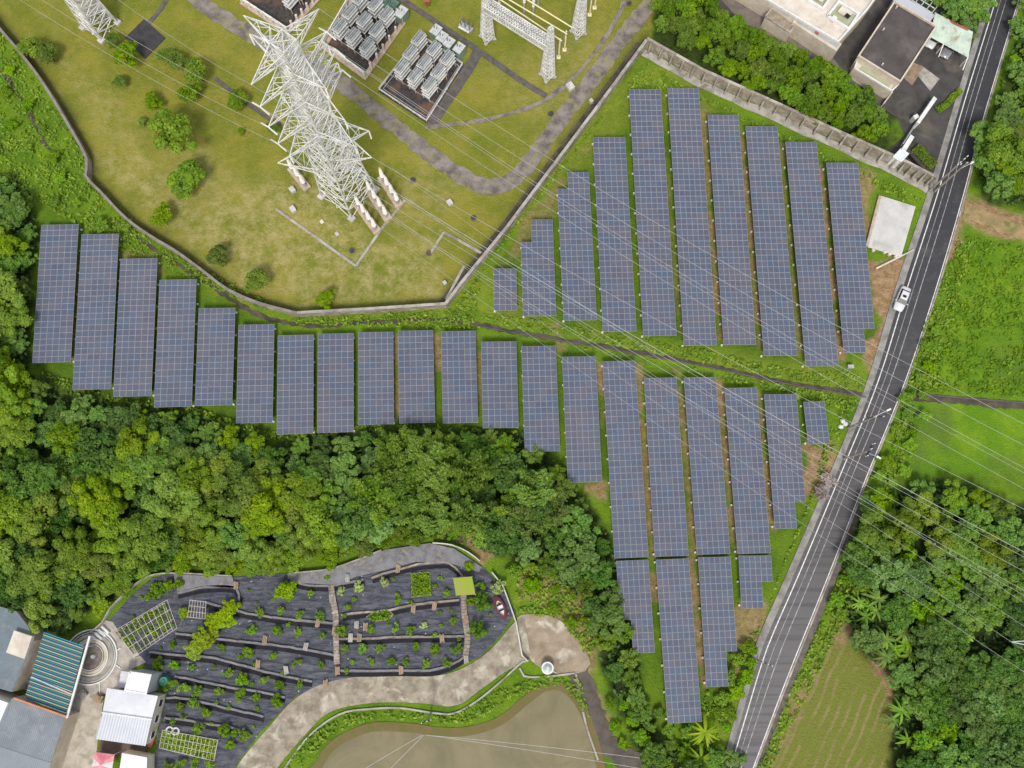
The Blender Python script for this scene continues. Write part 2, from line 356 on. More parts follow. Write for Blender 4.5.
DIRT = [([(868, 262), (905, 258), (906, 300), (890, 340), (872, 378), (866, 345), (880, 330)], 1.0), ([(806, 447), (832, 442), (834, 470), (822, 492), (805, 500)], .95),
        ([(738, 600), (766, 606), (757, 640), (744, 665), (733, 690), (730, 650)], .8), ([(575, 484), (606, 478), (606, 500), (590, 500)], .9),
        ([(450, 526), (492, 530), (500, 550), (482, 562)], .9), ([(548, 590), (585, 590), (600, 640), (590, 680), (560, 660)], .7), ([(515, 560), (560, 580), (560, 610), (520, 600)], .8),
        ([(860, 168), (878, 172), (872, 200), (862, 250), (850, 200)], .75), ([(960, 200), (1040, 220), (1060, 245), (1000, 238), (962, 222)], 1.0), ([(955, 190), (968, 195), (955, 260), (945, 262)], .9),
        ([(565, 690), (600, 690), (608, 720), (590, 730)], .6), ([(505, 262), (520, 225), (545, 195), (560, 180), (568, 200), (530, 245)], .45), ([(575, 150), (590, 140), (592, 160)], .5),
        ([(862, 634), (884, 652), (897, 690), (892, 730), (885, 690), (872, 655)], .9), ([(790, 700), (812, 660), (818, 672), (790, 740), (772, 768)], .6), ([(835, 622), (850, 624), (856, 640), (838, 650), (828, 640)], .7), ([(120, 255), (135, 245), (160, 262), (158, 275)], .4), ([(585, 60), (600, 80), (590, 100)], .2)]
for x0, y0, x1, y1, s in [(661, 150, 685, 345, .35), (700, 110, 722, 340, .8), (740, 135, 762, 345, .75), (779, 145, 803, 355, .45), (818, 165, 842, 355, .9), (600, 430, 612, 380, .3), (637, 370, 655, 560, .8),
                          (678, 372, 697, 555, .7), (718, 380, 737, 555, .8), (759, 392, 772, 530, .75), (690, 560, 705, 690, .85), (655, 575, 655, 600, .8), (597, 362, 602, 390, .9), (637, 365, 640, 392, .7),
                          (394, 335, 396, 420, .7), (434, 335, 438, 370, .8), (477, 335, 481, 400, .5), (78, 260, 74, 360, .5), (555, 320, 560, 350, .5)]:
    DIRT.append(([(x0-4, y0), (x0+4, y0), (x1+4, y1), (x1-4, y1)], s))
DRY = [([(200, 200), (300, 170), (400, 260), (440, 270), (446, 295), (330, 300), (240, 285), (180, 230)], .9), ([(100, 160), (140, 150), (240, 230), (240, 260), (170, 230)], .8), ([(50, 20), (90, 100), (70, 90)], .4),
       ([(395, 265), (430, 255), (446, 300), (400, 300)], .9), ([(160, 150), (210, 150), (290, 230), (260, 260), (200, 240)], .7), ([(360, 215), (420, 160), (470, 190), (420, 240)], .45), ([(480, 70), (600, 20), (610, 40), (545, 140)], .35),
       ([(-20, 220), (1060, 400), (1, 1)], 0.0), ([(60, 60), (110, 90), (150, 150), (110, 150)], .55), ([(300, 250), (440, 230), (440, 300), (300, 305)], .8)]
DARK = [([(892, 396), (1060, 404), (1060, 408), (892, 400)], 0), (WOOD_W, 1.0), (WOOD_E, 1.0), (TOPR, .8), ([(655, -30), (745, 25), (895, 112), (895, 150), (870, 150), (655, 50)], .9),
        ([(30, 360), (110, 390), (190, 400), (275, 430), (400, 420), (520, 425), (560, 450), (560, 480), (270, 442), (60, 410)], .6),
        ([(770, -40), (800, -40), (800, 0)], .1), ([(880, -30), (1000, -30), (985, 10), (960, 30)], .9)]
WALL_SHADE = [(WALL_L, 11, .75), (WALL_B, 10, .65), (WALL_R, 13, .8)]  # bands of wall shade painted into the lawn colour along the boundary walls
YEL = [([(590, 85), (625, 80), (640, 60), (700, 85), (720, 110), (620, 130), (560, 200), (480, 270), (440, 300), (350, 318), (240, 306), (170, 262), (300, 318), (470, 315), (870, 400), (860, 375), (560, 330), (500, 260)], .8),
       ([(700, 380), (760, 500), (812, 512), (770, 630), (730, 700), (700, 760), (760, 760), (830, 500)], .5), ([(760, 768), (835, 600), (840, 640), (770, 790)], .6), ([(440, 320), (560, 320), (700, 360), (860, 385), (860, 370), (600, 330), (500, 300)], .5)]
FIELD = [(903, 402), (905, 392), (1100, 404), (1100, 500), (1000, 470), (930, 478), (880, 480)]
FIELD2 = [(960, 235), (1100, 262), (1100, 400), (905, 392), (935, 300)]
TILL = [(835, 622), (858, 632), (884, 655), (893, 700), (893, 840), (740, 840), (765, 765), (820, 655)]

# panel shade painted into the ground colour, with thin growth, around the tables
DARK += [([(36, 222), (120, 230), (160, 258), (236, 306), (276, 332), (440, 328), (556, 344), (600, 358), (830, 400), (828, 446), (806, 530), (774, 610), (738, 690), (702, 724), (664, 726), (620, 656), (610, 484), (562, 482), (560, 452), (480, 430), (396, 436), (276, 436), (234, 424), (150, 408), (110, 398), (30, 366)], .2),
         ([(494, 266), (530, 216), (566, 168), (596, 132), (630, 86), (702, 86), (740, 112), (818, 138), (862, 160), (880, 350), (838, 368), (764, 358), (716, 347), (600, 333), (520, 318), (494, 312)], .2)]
def axis(lo, hi, step, far):
    a = list(np.arange(lo, hi+.001, step)); s = step; left = []; x = lo
    while x > -far: s *= 1.5; x -= s; left.append(x)
    s = step; right = []; x = hi
    while x < far: s *= 1.5; x += s; right.append(x)
    return np.array(left[::-1]+a+right)
gx = axis(-96, 96, .42, 1500); gy = axis(-40, 120, .42, 1500)
XX, YY = np.meshgrid(gx, gy); PXX, PYY = PX(XX, YY)
def vn(X, Y, s, seed):
    r = np.random.default_rng(seed); g = r.random((256, 256)); x = X/s+1000; y = Y/s+1000; xi = np.floor(x).astype(int); yi = np.floor(y).astype(int); fx = x-xi; fy = y-yi
    fx = fx*fx*(3-2*fx); fy = fy*fy*(3-2*fy); a = lambda i, j: g[(yi+j) % 256, (xi+i) % 256]
    return (a(0, 0)*(1-fx)+a(1, 0)*fx)*(1-fy)+(a(0, 1)*(1-fx)+a(1, 1)*fx)*fy
wob = (vn(XX, YY, 2.2, 1)-.5)*9+(vn(XX, YY, .8, 2)-.5)*5
def lay(items, soft=5):
    o = np.zeros(XX.shape)
    for poly, s in items:
        if s: o = np.maximum(o, s*sstep(sdist(PXX, PYY, poly)+wob, -soft, soft))
    return o
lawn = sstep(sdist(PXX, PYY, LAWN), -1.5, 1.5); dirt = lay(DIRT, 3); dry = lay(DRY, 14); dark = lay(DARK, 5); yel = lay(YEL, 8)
wall_shade = np.zeros(XX.shape)  # mask of the shade painted into the lawn along the boundary walls
for ln, wd, s in WALL_SHADE: wall_shade = np.maximum(wall_shade, s*(1-sstep(ldist(PXX, PYY, ln)+wob*.5, wd*.15, wd*1.35)))
field = np.maximum(sstep(sdist(PXX, PYY, FIELD), -2, 2), .6*sstep(sdist(PXX, PYY, FIELD2)+wob, -4, 6)); till = sstep(sdist(PXX, PYY, TILL)+wob*.4, -4, 4)
zz = (vn(XX, YY, 6, 5)-.5)*.05*(1-lawn)+(vn(XX, YY, 1.1, 6)-.5)*.07*(1-lawn)*(1-till)*(1-field)*(1-dirt)-.08
near = (np.abs(XX) < 95) & (YY > -39) & (YY < 119); zz = np.where(near, zz, -.1)
me = bpy.data.meshes.new('ground'); ny, nx = XX.shape
vv = np.stack([XX, YY, zz], -1).reshape(-1, 3).astype(np.float32); idx = np.arange(nx*ny).reshape(ny, nx)
ff = np.stack([idx[:-1, :-1], idx[:-1, 1:], idx[1:, 1:], idx[1:, :-1]], -1).reshape(-1, 4)
me.vertices.add(len(vv)); me.vertices.foreach_set('co', vv.ravel()); me.loops.add(ff.size); me.loops.foreach_set('vertex_index', ff.ravel())
me.polygons.add(len(ff)); me.polygons.foreach_set('loop_start', np.arange(0, ff.size, 4)); me.polygons.foreach_set('loop_total', np.full(len(ff), 4)); me.update(calc_edges=True)
for nm, ch in (('zone', (lawn, dirt, dry, field)), ('cover', (dark, yel, till, wall_shade))):
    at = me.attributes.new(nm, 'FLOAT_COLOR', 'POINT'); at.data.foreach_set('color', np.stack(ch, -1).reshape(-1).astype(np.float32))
def ground_mat():
    t = NT('grass_and_soil'); p = t.pos()
    A = t.n('ShaderNodeAttribute', attribute_name='zone'); B = t.n('ShaderNodeAttribute', attribute_name='cover')
    sa = t.n('ShaderNodeSeparateColor'); t.l(A.outputs['Color'], sa.inputs[0]); sb = t.n('ShaderNodeSeparateColor'); t.l(B.outputs['Color'], sb.inputs[0])
    n1 = t.noise(p, .16, 6, .62, .3); n2 = t.noise(p, .9, 6, .7); n3 = t.noise(p, 3.2, 4, .7); n4 = t.noise(p, .05, 3, .5)
    weed = t.mix(t.ramp(n1, .36, .64), (.10, .195, .014), (.165, .275, .018)); weed = t.mix(t.math('MULTIPLY', t.ramp(n2, .52, .72), .6), weed, (.21, .26, .03)); weed = t.mix(t.math('MULTIPLY', t.ramp(n3, .5, .75), .55), weed, (.045, .10, .015))
    weed = t.mix(sb.outputs[1], weed, t.mix(t.ramp(n2, .35, .65), (.17, .25, .024), (.25, .29, .035)))
    lawnc = t.mix(t.ramp(n1, .38, .64), (.175, .20, .022), (.265, .25, .036)); lawnc = t.mix(t.math('MULTIPLY', t.ramp(n2, .42, .7), .5), lawnc, (.30, .26, .08)); lawnc = t.mix(t.math('MULTIPLY', t.ramp(n3, .5, .8), .35), lawnc, (.13, .165, .025))
    lawnc = t.mix(t.ramp(n4, .5, .68), lawnc, t.mix(n2, (.13, .175, .016), (.175, .205, .022)))
    dn = t.math('MULTIPLY', sa.outputs[2], t.ramp(t.noise(p, .42, 8, .8, .15), .38, .66)); lawnc = t.mix(dn, lawnc, t.mix(n2, (.36, .30, .11), (.48, .41, .2)))
    wall_shade_n = t.math('MULTIPLY', B.outputs['Alpha'], t.ramp(n2, .2, .5)); lawnc = t.mix(wall_shade_n, lawnc, t.mix(n3, (.045, .05, .022), (.09, .085, .035)))  # painted wall shade darkens the lawn colour
    c = t.mix(sa.outputs[0], weed, lawnc)
    fl = t.mix(t.ramp(n1, .4, .62), (.12, .25, .012), (.18, .31, .018)); fl = t.mix(t.math('MULTIPLY', t.ramp(n4, .5, .62), .7), fl, (.09, .15, .03)); fl = t.mix(t.math('MULTIPLY', t.ramp(n3, .45, .7), .35), fl, (.08, .16, .02))
    c = t.mix(A.outputs['Alpha'], c, fl)
    # mown strips of the tilled plot
    wv = t.n('ShaderNodeTexWave', wave_type='BANDS', bands_direction='X'); mp = t.n('ShaderNodeMapping'); mp.inputs['Rotation'].default_value = (0, 0, math.radians(-62+90)); t.l(p, mp.inputs[0]); t.l(mp.outputs[0], wv.inputs[0])
    wv.inputs['Scale'].default_value = .21; wv.inputs['Distortion'].default_value = 3.4; wv.inputs['Detail'].default_value = 3; wv.inputs['Detail Scale'].default_value = .8
    tl = t.mix(t.math('MULTIPLY', t.ramp(wv.outputs['Fac'], .68, .9), t.ramp(n1, .38, .58)), t.mix(n2, (.155, .185, .03), (.20, .215, .045)), (.27, .225, .095))
    tl = t.mix(t.math('MULTIPLY', t.ramp(n2, .5, .7), .45), tl, (.16, .12, .06)); c = t.mix(sb.outputs[2], c, tl)
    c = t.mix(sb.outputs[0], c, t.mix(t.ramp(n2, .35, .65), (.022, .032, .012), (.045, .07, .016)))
    di = t.math('MULTIPLY', sa.outputs[1], t.ramp(n2, .2, .42)); c = t.mix(di, c, t.mix(t.ramp(n2, .35, .7), (.26, .165, .085), (.43, .30, .17)))
    t.bump(t.math('ADD', n3, t.math('MULTIPLY', n2, .8)), .9, .35)
    return t.fin(c, .95, .12)
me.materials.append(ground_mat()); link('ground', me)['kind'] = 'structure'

def struct(name, mb, mat, parent=None): o = mb.build(name, mat, parent); o['kind'] = 'structure'; return o

# ------------------------------------------------------------------ road with painted lines
RL = [(1012, -60), (995.5, 0), (966, 96), (938, 192), (907, 288), (877, 384), (838, 480), (798, 576), (767, 648), (747, 712), (724, 790), (706, 850)]
RR = [(1036, -60), (1016, 8), (982, 122), (964, 192), (936, 288), (904, 384), (865, 480), (828, 576), (790, 670), (768, 728), (745, 790), (725, 850)]
RLs, RRs = smooth_line(RL, 20), smooth_line(RR, 20)
def lerp_line(A, B, f, n=60):
    def res(L):
        L = [np.array(p, float) for p in L]; d = [0]
        for a, b in zip(L[:-1], L[1:]): d.append(d[-1]+np.linalg.norm(b-a))
        return [np.array([np.interp(s, d, [p[0] for p in L]), np.interp(s, d, [p[1] for p in L])]) for s in np.linspace(0, d[-1], n)]
    return [tuple(a*(1-f)+b*f) for a, b in zip(res(A), res(B))]
def sheet_between(A, B, z):
    mb = MB(); a = W(A, z); b = W(B, z); n = len(a)
    mb.add(a+b, [(i, n+i, n+i+1, i+1) for i in range(n-1)]); return mb
Lw = lerp_line(RLs, RRs, -.14); Rw = lerp_line(RLs, RRs, 1.04)
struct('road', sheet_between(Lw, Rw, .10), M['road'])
struct('road_shoulder', sheet_between(lerp_line(RLs, RRs, -.40), Lw, .07), M['shoulder'])
mb = MB(); mb.ribbon(W(lerp_line(RLs, RRs, 1.07)), .14, .14, -.1, .14); struct('road_kerb', mb, M['wallc'])
mb = MB(); mb.ribbon(W(lerp_line(RLs, RRs, 1.20)[36:]), .5, .5, -.1, .03); struct('roadside_drain', mb, simple('mossy_drain', (.15, .13, .115), (.09, .08, .07), .8, .95, bump=.4))
for f, wd, m in ((0, .16, 'line'), (1.0, .14, 'line'), (.46, .12, 'thinline'), (.22, .09, 'thinline')):
    mb = MB(); L = lerp_line(RLs, RRs, f)
    mb.ribbon(W(L), wd/2, wd/2, None, .108); mb.v = [(v[0], v[1], .108) for v in mb.v]; struct('road_line', mb, M[m])

# ------------------------------------------------------------------ tracks, paths, yards, water
def strip(name, px, wd, z, mat, step=5, jag=0, z0=None):
    L = W(smooth_line(px, step)); mb = MB()
    if jag:
        n = len(L); a = []; b = []
        for i, p in enumerate(L):
            t = (L[min(i+1, n-1)]-L[max(i-1, 0)]).normalized(); nn = Vector((-t.y, t.x, 0))
            a.append(p+nn*(wd/2+random.uniform(-jag, jag))); b.append(p-nn*(wd/2+random.uniform(-jag, jag)))
        mb.add([(q.x, q.y, z) for q in a+b], [(i, n+i, n+i+1, i+1) for i in range(n-1)])
    else: mb.ribbon(L, wd/2, wd/2, z0, z)
    return struct(name, mb, mat)
strip('substation_track', [(150, -50), (195, -2), (250, 34), (300, 60), (345, 86), (385, 118), (425, 150), (455, 172), (485, 186), (512, 180), (535, 155), (560, 120), (590, 82), (622, 38), (665, -15), (690, -50)], 2.9, .0, M['gravelroad'], 4, .25)
strip('cable_trench', [(400, -2), (430, 18), (475, 48), (520, 80), (546, 96)], 1.0, .05, M['trench'], 20, 0, -.1)
strip('cable_trench', [(172, -10), (160, 10), (148, 24)], .8, .05, M['trench'], 20, 0, -.1)
strip('cable_trench', [(215, 78), (245, 102), (280, 126)], .7, .05, M['trench'], 20, 0, -.1)
strip('gravel_margin', [(480, 50), (456, 88), (430, 126)], 1.9, .015, M['trench'], 8, .15)
strip('garden_path', [(425, 128), (470, 122), (500, 116), (545, 100), (580, 70), (610, 30), (625, 0)], .8, .02, M['gravelroad'], 6, .15)
mb = MB(); mb.poly(W([(125, 38), (144, 19.5), (165.5, 38), (145, 59)]), -.1, .08); struct('paved_pad', mb, simple('dark_slab', (.055, .052, .055), (.038, .036, .04), .6, .9))
mb = MB()
for a, b in (((276, 209), (356, 266)), ((356, 266), (382, 228)), ((382, 228), (405, 200)), ((430, 254), (444, 232)), ((444, 232), (481, 253)), ((446, 300), (464, 266))): mb.ribbon(W([a, b]), .22, .22, -.1, .09+.004*random.random())
struct('kerb', mb, M['conc'])
# dark stone drain along the inside of the boundary wall and the ditches between the fields
def off(line, dx, dy): return [(x+dx, y+dy) for x, y in line]
strip('wall_drain', off(WALL_R, -5.5, -4), .9, -.01, M['drain'], 12, .1)
strip('ditch', [(-20, 50), (0, 70), (15, 90), (28, 112), (42, 138), (56, 160)], .7, .0, M['drain'], 4, .25)
strip('ditch', [(118, 224), (150, 247), (190, 272), (232, 300), (262, 316), (310, 326), (370, 322), (430, 320), (470, 323), (520, 333), (600, 346), (700, 364), (790, 383), (866, 395)], .75, .01, M['drain'], 4, .22)
strip('ditch_kerb', off([(470, 320.5), (520, 330), (600, 343.5), (700, 361.5), (790, 380.5), (866, 393)], 0, 4.0), .18, .12, M['trench'], 20, 0, -.1)
strip('ditch', [(898, 396), (940, 399), (1000, 404), (1060, 409)], 1.3, .01, M['drain'], 4, .2)
strip('ditch_kerb', [(898, 392), (940, 396), (1000, 401), (1060, 405)], .22, .12, M['trench'], 20, 0, -.1)
strip('dirt_track', [(964, 212), (985, 218), (1010, 228), (1060, 246)], 2.6, .0, simple('dirt_track', (.36, .25, .13), (.22, .17, .08), .5, .95, bump=.5, c3=(.14, .17, .04), s3=.4), 4, .3)
YARD = [(690, -60), (700, 0), (760, 40), (830, 72), (897, 118), (905, 135), (880, 158), (938, 186), (958, 120), (990, 10), (1008, -60)]
mb = MB(); mb.poly(W(YARD), None, .02); struct('yard', mb, M['yard'])
mb = MB(); mb.poly(W([(704, -20), (745, -20), (800, 25), (835, 60), (845, 75), (760, 38), (735, 15)]), None, .035); struct('yard_pavement', mb, simple('yard_pavement', (.2, .165, .145), (.13, .11, .1), .4, .9))
mb = MB(); mb.poly(W([(917, 75), (924, 67.5), (939.5, 79), (930, 91)]), None, .05); struct('concrete_patch', mb, M['conc'])
mb = MB(); mb.poly(W([(903, 77), (912, 62), (924, 67), (912, 86)]), None, .04); struct('concrete_patch', mb, simple('rust_stained_concrete', (.3, .22, .15), (.16, .13, .11), .7, .9))
POND = [(308, 800), (318, 765), (332, 745), (352, 733), (375, 726), (410, 727), (440, 731), (470, 730), (500, 720), (525, 700), (545, 686), (562, 686), (578, 700), (590, 725), (602, 768), (612, 820)]
mb = MB(); mb.poly(W(smooth_poly(POND)), None, .0); struct('pond_water', mb, M['water'])
mb = MB(); PS = smooth_poly(POND); mb.ribbon(W(PS+[PS[0]]), .55, .8, None, .012); struct('pond_bank', mb, simple('muddy_bank', (.17, .12, .06), (.12, .13, .03), .8, .95, bump=.5))
PA = [(225, 790), (240, 762), (268, 728), (296, 698), (332, 681), (385, 675), (435, 676), (465, 667), (490, 650), (512, 625), (524, 614)]
PB = [(262, 800), (276, 770), (305, 735), (330, 712), (372, 703), (420, 703), (455, 706), (480, 690), (505, 672), (528, 660), (530, 654)]
mb = sheet_between(lerp_line(smooth_line(PA, 8), smooth_line(PB, 8), 0), lerp_line(smooth_line(PA, 8), smooth_line(PB, 8), 1), .04); struct('garden_road', mb, M['path'])
mb = MB(); mb.poly(W(smooth_poly([(517, 618), (535, 614), (556, 618), (576, 636), (590, 664), (576, 674), (550, 672), (531, 660), (524, 640)])), None, .02); struct('clearing', mb, simple('packed_gravel_clearing', (.34, .275, .20), (.22, .17, .12), .45, .95, bump=.4, c3=(.52, .46, .38), s3=.3))
strip('farm_lane', [(578, 672), (590, 700), (603, 738), (625, 758), (660, 775), (700, 800)], 3.2, .01, simple('dark_lane', (.12, .10, .085), (.075, .065, .055), .6, .95, bump=.4), 4, .3)
strip('pond_kerb', [(272, 790), (285, 768), (310, 735), (340, 714), (368, 709), (400, 708), (435, 713), (455, 713), (478, 700), (500, 682), (522, 662), (529, 660)], .26, .22, M['conc'], 6, 0, -.1)
strip('pond_kerb', [(519.5, 668), (524, 676), (540, 677), (560, 675), (575, 673)], .26, .2, M['conc'], 6, 0, -.1)
strip('pond_kerb', [(576, 674), (581, 700), (586, 725), (598, 760)], .3, .15, M['conc'], 10, 0, -.1)
mb = MB(); mb.poly(W([(70, 690), (104, 696), (98, 740), (92, 800), (40, 800), (52, 740)]), None, .02); struct('house_yard', mb, M['tan_paving'])
mb = MB(); mb.poly(W([(62, 712), (72, 716), (54, 775), (42, 775)]), None, .035); struct('house_pavement', mb, M['conc'])

# ------------------------------------------------------------------ orchard beds covered in black weed fabric, in steps
ORCH = [(150, 800), (158, 735), (168, 690), (135, 655), (108, 622), (130, 597), (152, 578), (175, 573), (232, 577), (290, 573), (330, 568), (360, 558), (385, 549), (430, 543), (455, 548), (482, 566), (500, 585), (516, 612), (500, 636), (480, 657), (455, 668), (430, 674), (380, 675), (335, 680), (296, 696), (262, 730), (238, 762), (222, 800)]
mb = MB(); mb.poly(W(ORCH), -.15, .03); struct('weed_fabric', mb, M['fabric'])
mb = MB(); mb.poly(W([(174, 574), (233, 577), (236, 588), (205, 586), (178, 592)]), None, .3); struct('fabric_bank', mb, M['fabricpale'])
mb = MB(); mb.poly(W([(288, 573), (330, 568), (360, 558), (385, 550), (430, 543), (455, 549), (482, 567), (479, 572), (462, 567), (446, 562), (415, 562), (385, 570), (355, 577), (340, 585), (300, 583), (288, 578)]), None, .3); struct('fabric_bank', mb, M['fabricpale'])
# ------------------------------------------------------------------ terrace walls of the orchard
def oc(X, Y): return (230+X/3.303, 540+Y/3.303)
TER = [
 ([(178, 593), (205, 587), (236, 588), (240, 600)], 'stone terrace edge under the pale fabric bank at the north west of the orchard'),
 ([oc(200, 135), oc(260, 148), oc(335, 150), oc(390, 140), oc(440, 130)], 'stone terrace edge below the uppermost fabric bank, west of the curved steps'),
 ([oc(470, 125), oc(560, 95), oc(640, 78), oc(720, 75), oc(745, 90), oc(768, 118)], 'curved brown terrace edge that hooks round the topmost eastern bed'),
 ([oc(370, 248), oc(440, 238), oc(520, 232), oc(600, 215), oc(680, 205), oc(758, 198)], 'brown stone terrace edge running under the leafy square bed'),
 ([oc(355, 325), oc(430, 325), oc(560, 320), oc(680, 318), oc(775, 318)], 'straight stone terrace edge across the middle eastern beds'),
 ([oc(350, 430), oc(450, 432), oc(560, 430), oc(660, 430), oc(730, 412), oc(775, 385)], 'lowest eastern terrace edge beside the broad garden road'),
 ([oc(-80, 205), oc(0, 228), oc(80, 245), oc(200, 262), oc(345, 275)], 'long terrace edge east of the yellow trellis vines'),
 ([(176, 633), (200, 636), (230, 640), oc(60, 338), oc(180, 350), oc(345, 380)], 'terrace edge that starts at the corner of the white trellis'),
 ([(150, 652), (185, 655), (215, 658), (245, 666), (285, 676), (312, 681)], 'terrace edge that begins beside the white shed'),
 ([(175, 676), (200, 681), (225, 686), (262, 692), (285, 697)], 'terrace edge just east of the teal tank'),
 ([(165, 697), (190, 699), (220, 706), (250, 713), (264, 716)], 'short terrace edge beside the east wall of the white house'),
 ([(165, 717), (200, 722), (235, 728), (248, 734)], 'southernmost terrace edge above the olive net frame'),
]
for k, (px, lab) in enumerate(TER):
    L = W(smooth_line(px, 6)); mb = MB()
    for p in range(0, len(L)-1):
        pass
    L = [p+Vector((random.uniform(-.1, .1), random.uniform(-.08, .08), 0)) for p in L]
    mb.ribbon(L, .15, .17, 0, .3+.01*k)
    o = mb.build('terrace_edge', M['stonekerb'] if k in (2, 3, 4) else M['fabricpale']); tag(o, lab, 'terrace edge', 'terrace edges of the orchard')
    d = [(x+.4, y+4.0) for x, y in smooth_line(px, 6)]; mb = MB(); mb.ribbon(W(d), .3, .3, None, .06+.002*k); struct('ditch_liner', mb, M['ditch'])
for px, lab in (([oc(335, 150), oc(342, 200), oc(350, 245), oc(352, 330), oc(355, 410)], 'brown garden steps climbing through the middle of the orchard'),
                ([oc(768, 118), oc(772, 190), oc(775, 250), oc(785, 320), oc(778, 385)], 'curved brown garden steps at the eastern end of the orchard beds')):
    L = W(smooth_line(px, 3)); r = empty('garden_steps', L[0]); tag(r, lab, 'steps')
    for i in range(len(L)-1):
        a, b = L[i]-L[0], L[i+1]-L[0]; mb = MB(); mb.ribbon([a, a+(b-a)*.93], .45, .45, 0, .42+.03*(i % 3))
        mb.build('step', M['stonekerb'], r)
# small plank crossings and white marker stones on the fabric
planks = [(232, 250), (290, 275), (345, 300), (418, 280), (447, 287), (427, 323), (398, 323), (315, 475), (355, 432), (185, 430), (92, 410), (565, 430), (250, 352), (700, 325), (780, 262), (335, 193), (605, 228), (675, 218), (780, 395), (115, 330), (555, 95), (388, 125), (20, 150)]
for i, (X, Y) in enumerate(planks):
    p = G(*oc(X, Y), .5); mb = MB(); a = random.uniform(-.2, .2); nb = 3
    for k in range(nb): mb.box((k*.24-.24, 0, 0), (.21, random.uniform(1.0, 1.4), .06), 0)
    px = oc(X, Y)
    o = mb.build('plank_bridge', M['wood'] if i % 3 else M['conc'], None, p, a)
    tag(o, 'small plank crossing over a terrace ditch, %s from the west' % ORD[1+sorted(planks).index((X, Y))], 'plank bridge', 'plank crossings over the terrace ditches')

# ------------------------------------------------------------------ boundary walls
def wall(name, px, h, t, mat, label, cat='wall', base=0, cap=None, step=12):
    L = W(px); r = empty(name, (L[0].x, L[0].y, 0)); tag(r, label, cat)
    Q = [p-L[0] for p in L]; mb = MB(); mb.ribbon(Q, t/2, t/2, -.2, h); mb.build('wall_body', mat, r)
    if cap: mb = MB(); mb.ribbon(Q, t/2+.06, t/2+.06, h+.003, h+.12); mb.build('coping', cap, r)
    return r, Q
wall('boundary_wall', smooth_line(WALL_L, 8), 1.7, .32, M['wallc'], 'weathered grey boundary wall curving down the west side of the substation lawn', cap=simple('old_coping', (.26, .23, .22), (.17, .15, .14), .8, .95))
r, Q = wall('boundary_wall', WALL_B, 2.0, .34, M['wallc'], 'straight pale wall along the south end of the substation lawn', cap=M['conc'])
r, Q = wall('boundary_wall', WALL_R, 2.3, .4, M['path'], 'tall pale boundary wall climbing from lawn corner up to the hedge', cap=M['conc'])
r, Q = wall('boundary_wall', WALL_N, 2.7, .35, M['path'], 'ribbed concrete retaining wall between the hedge and the upper solar tables', cap=M['wallc'])
n = 26
for k in range(n):
    f = (k+.5)/n*(len(Q)-1); i = min(int(f), len(Q)-2); a, b = Q[i], Q[i+1]; p = a+(b-a)*(f-i); d = (b-a).normalized(); nn = Vector((d.y, -d.x, 0))
    mb = MB(); c = p+nn*.33; ang = math.atan2(d.y, d.x)
    mb.add([c+Matrix.Rotation(ang, 3, 'Z')@Vector(v) for v in ((-.14, .15, 0), (.14, .15, 0), (.14, -.75, 0), (-.14, -.75, 0), (-.14, .15, 2.6), (.14, .15, 2.6), (.14, -.1, 2.6), (-.14, -.1, 2.6))],
           [(0, 3, 2, 1), (4, 5, 6, 7), (0, 1, 5, 4), (1, 2, 6, 5), (2, 3, 7, 6), (3, 0, 4, 7)]); mb.build('buttress', M['wallc'], r)
strip('wall_footing', off(WALL_N, -1.5, 5), 1.5, .03, M['conc'], 12, .15)
wall('orchard_fence_wall', smooth_line([(92, 632), (104, 622), (112, 608), (128, 592), (148, 577), (174, 573), (233, 576)], 6), .8, .2, M['conc'], 'low pale wall curving round the north west corner of the orchard')
wall('orchard_fence_wall', smooth_line([(292, 573), (330, 569), (360, 559), (382, 550)], 6), .8, .2, M['conc'], 'low mossy wall above the middle of the orchard, under the wood')
wall('orchard_fence_wall', smooth_line([(433, 543), (452, 545), (468, 552), (480, 561)], 6), .9, .18, M['conc_light'], 'short white wall round the north east corner of the orchard')
wall('orchard_fence_wall', [(492, 572), (503, 586), (509, 602), (516, 622), (522, 655), (528, 661)], .9, .2, M['conc_light'], 'white low wall beside the small maroon boat and clearing')
wall('yard_wall', [(816, 60), (828, 68), (840, 75), (866, 94)], 1.2, .2, M['conc'], 'low wall across the dark yard in front of the flat dark roof')
wall('yard_wall', [(881, 107), (890, 95)], 1.2, .2, M['cream'], 'short cream wall stub by the end of the hedge')
wall('yard_wall', [(907, 156), (930, 182)], 1.0, .18, M['poledark'], 'thin dark low wall beside the lower clipped hedge strip')

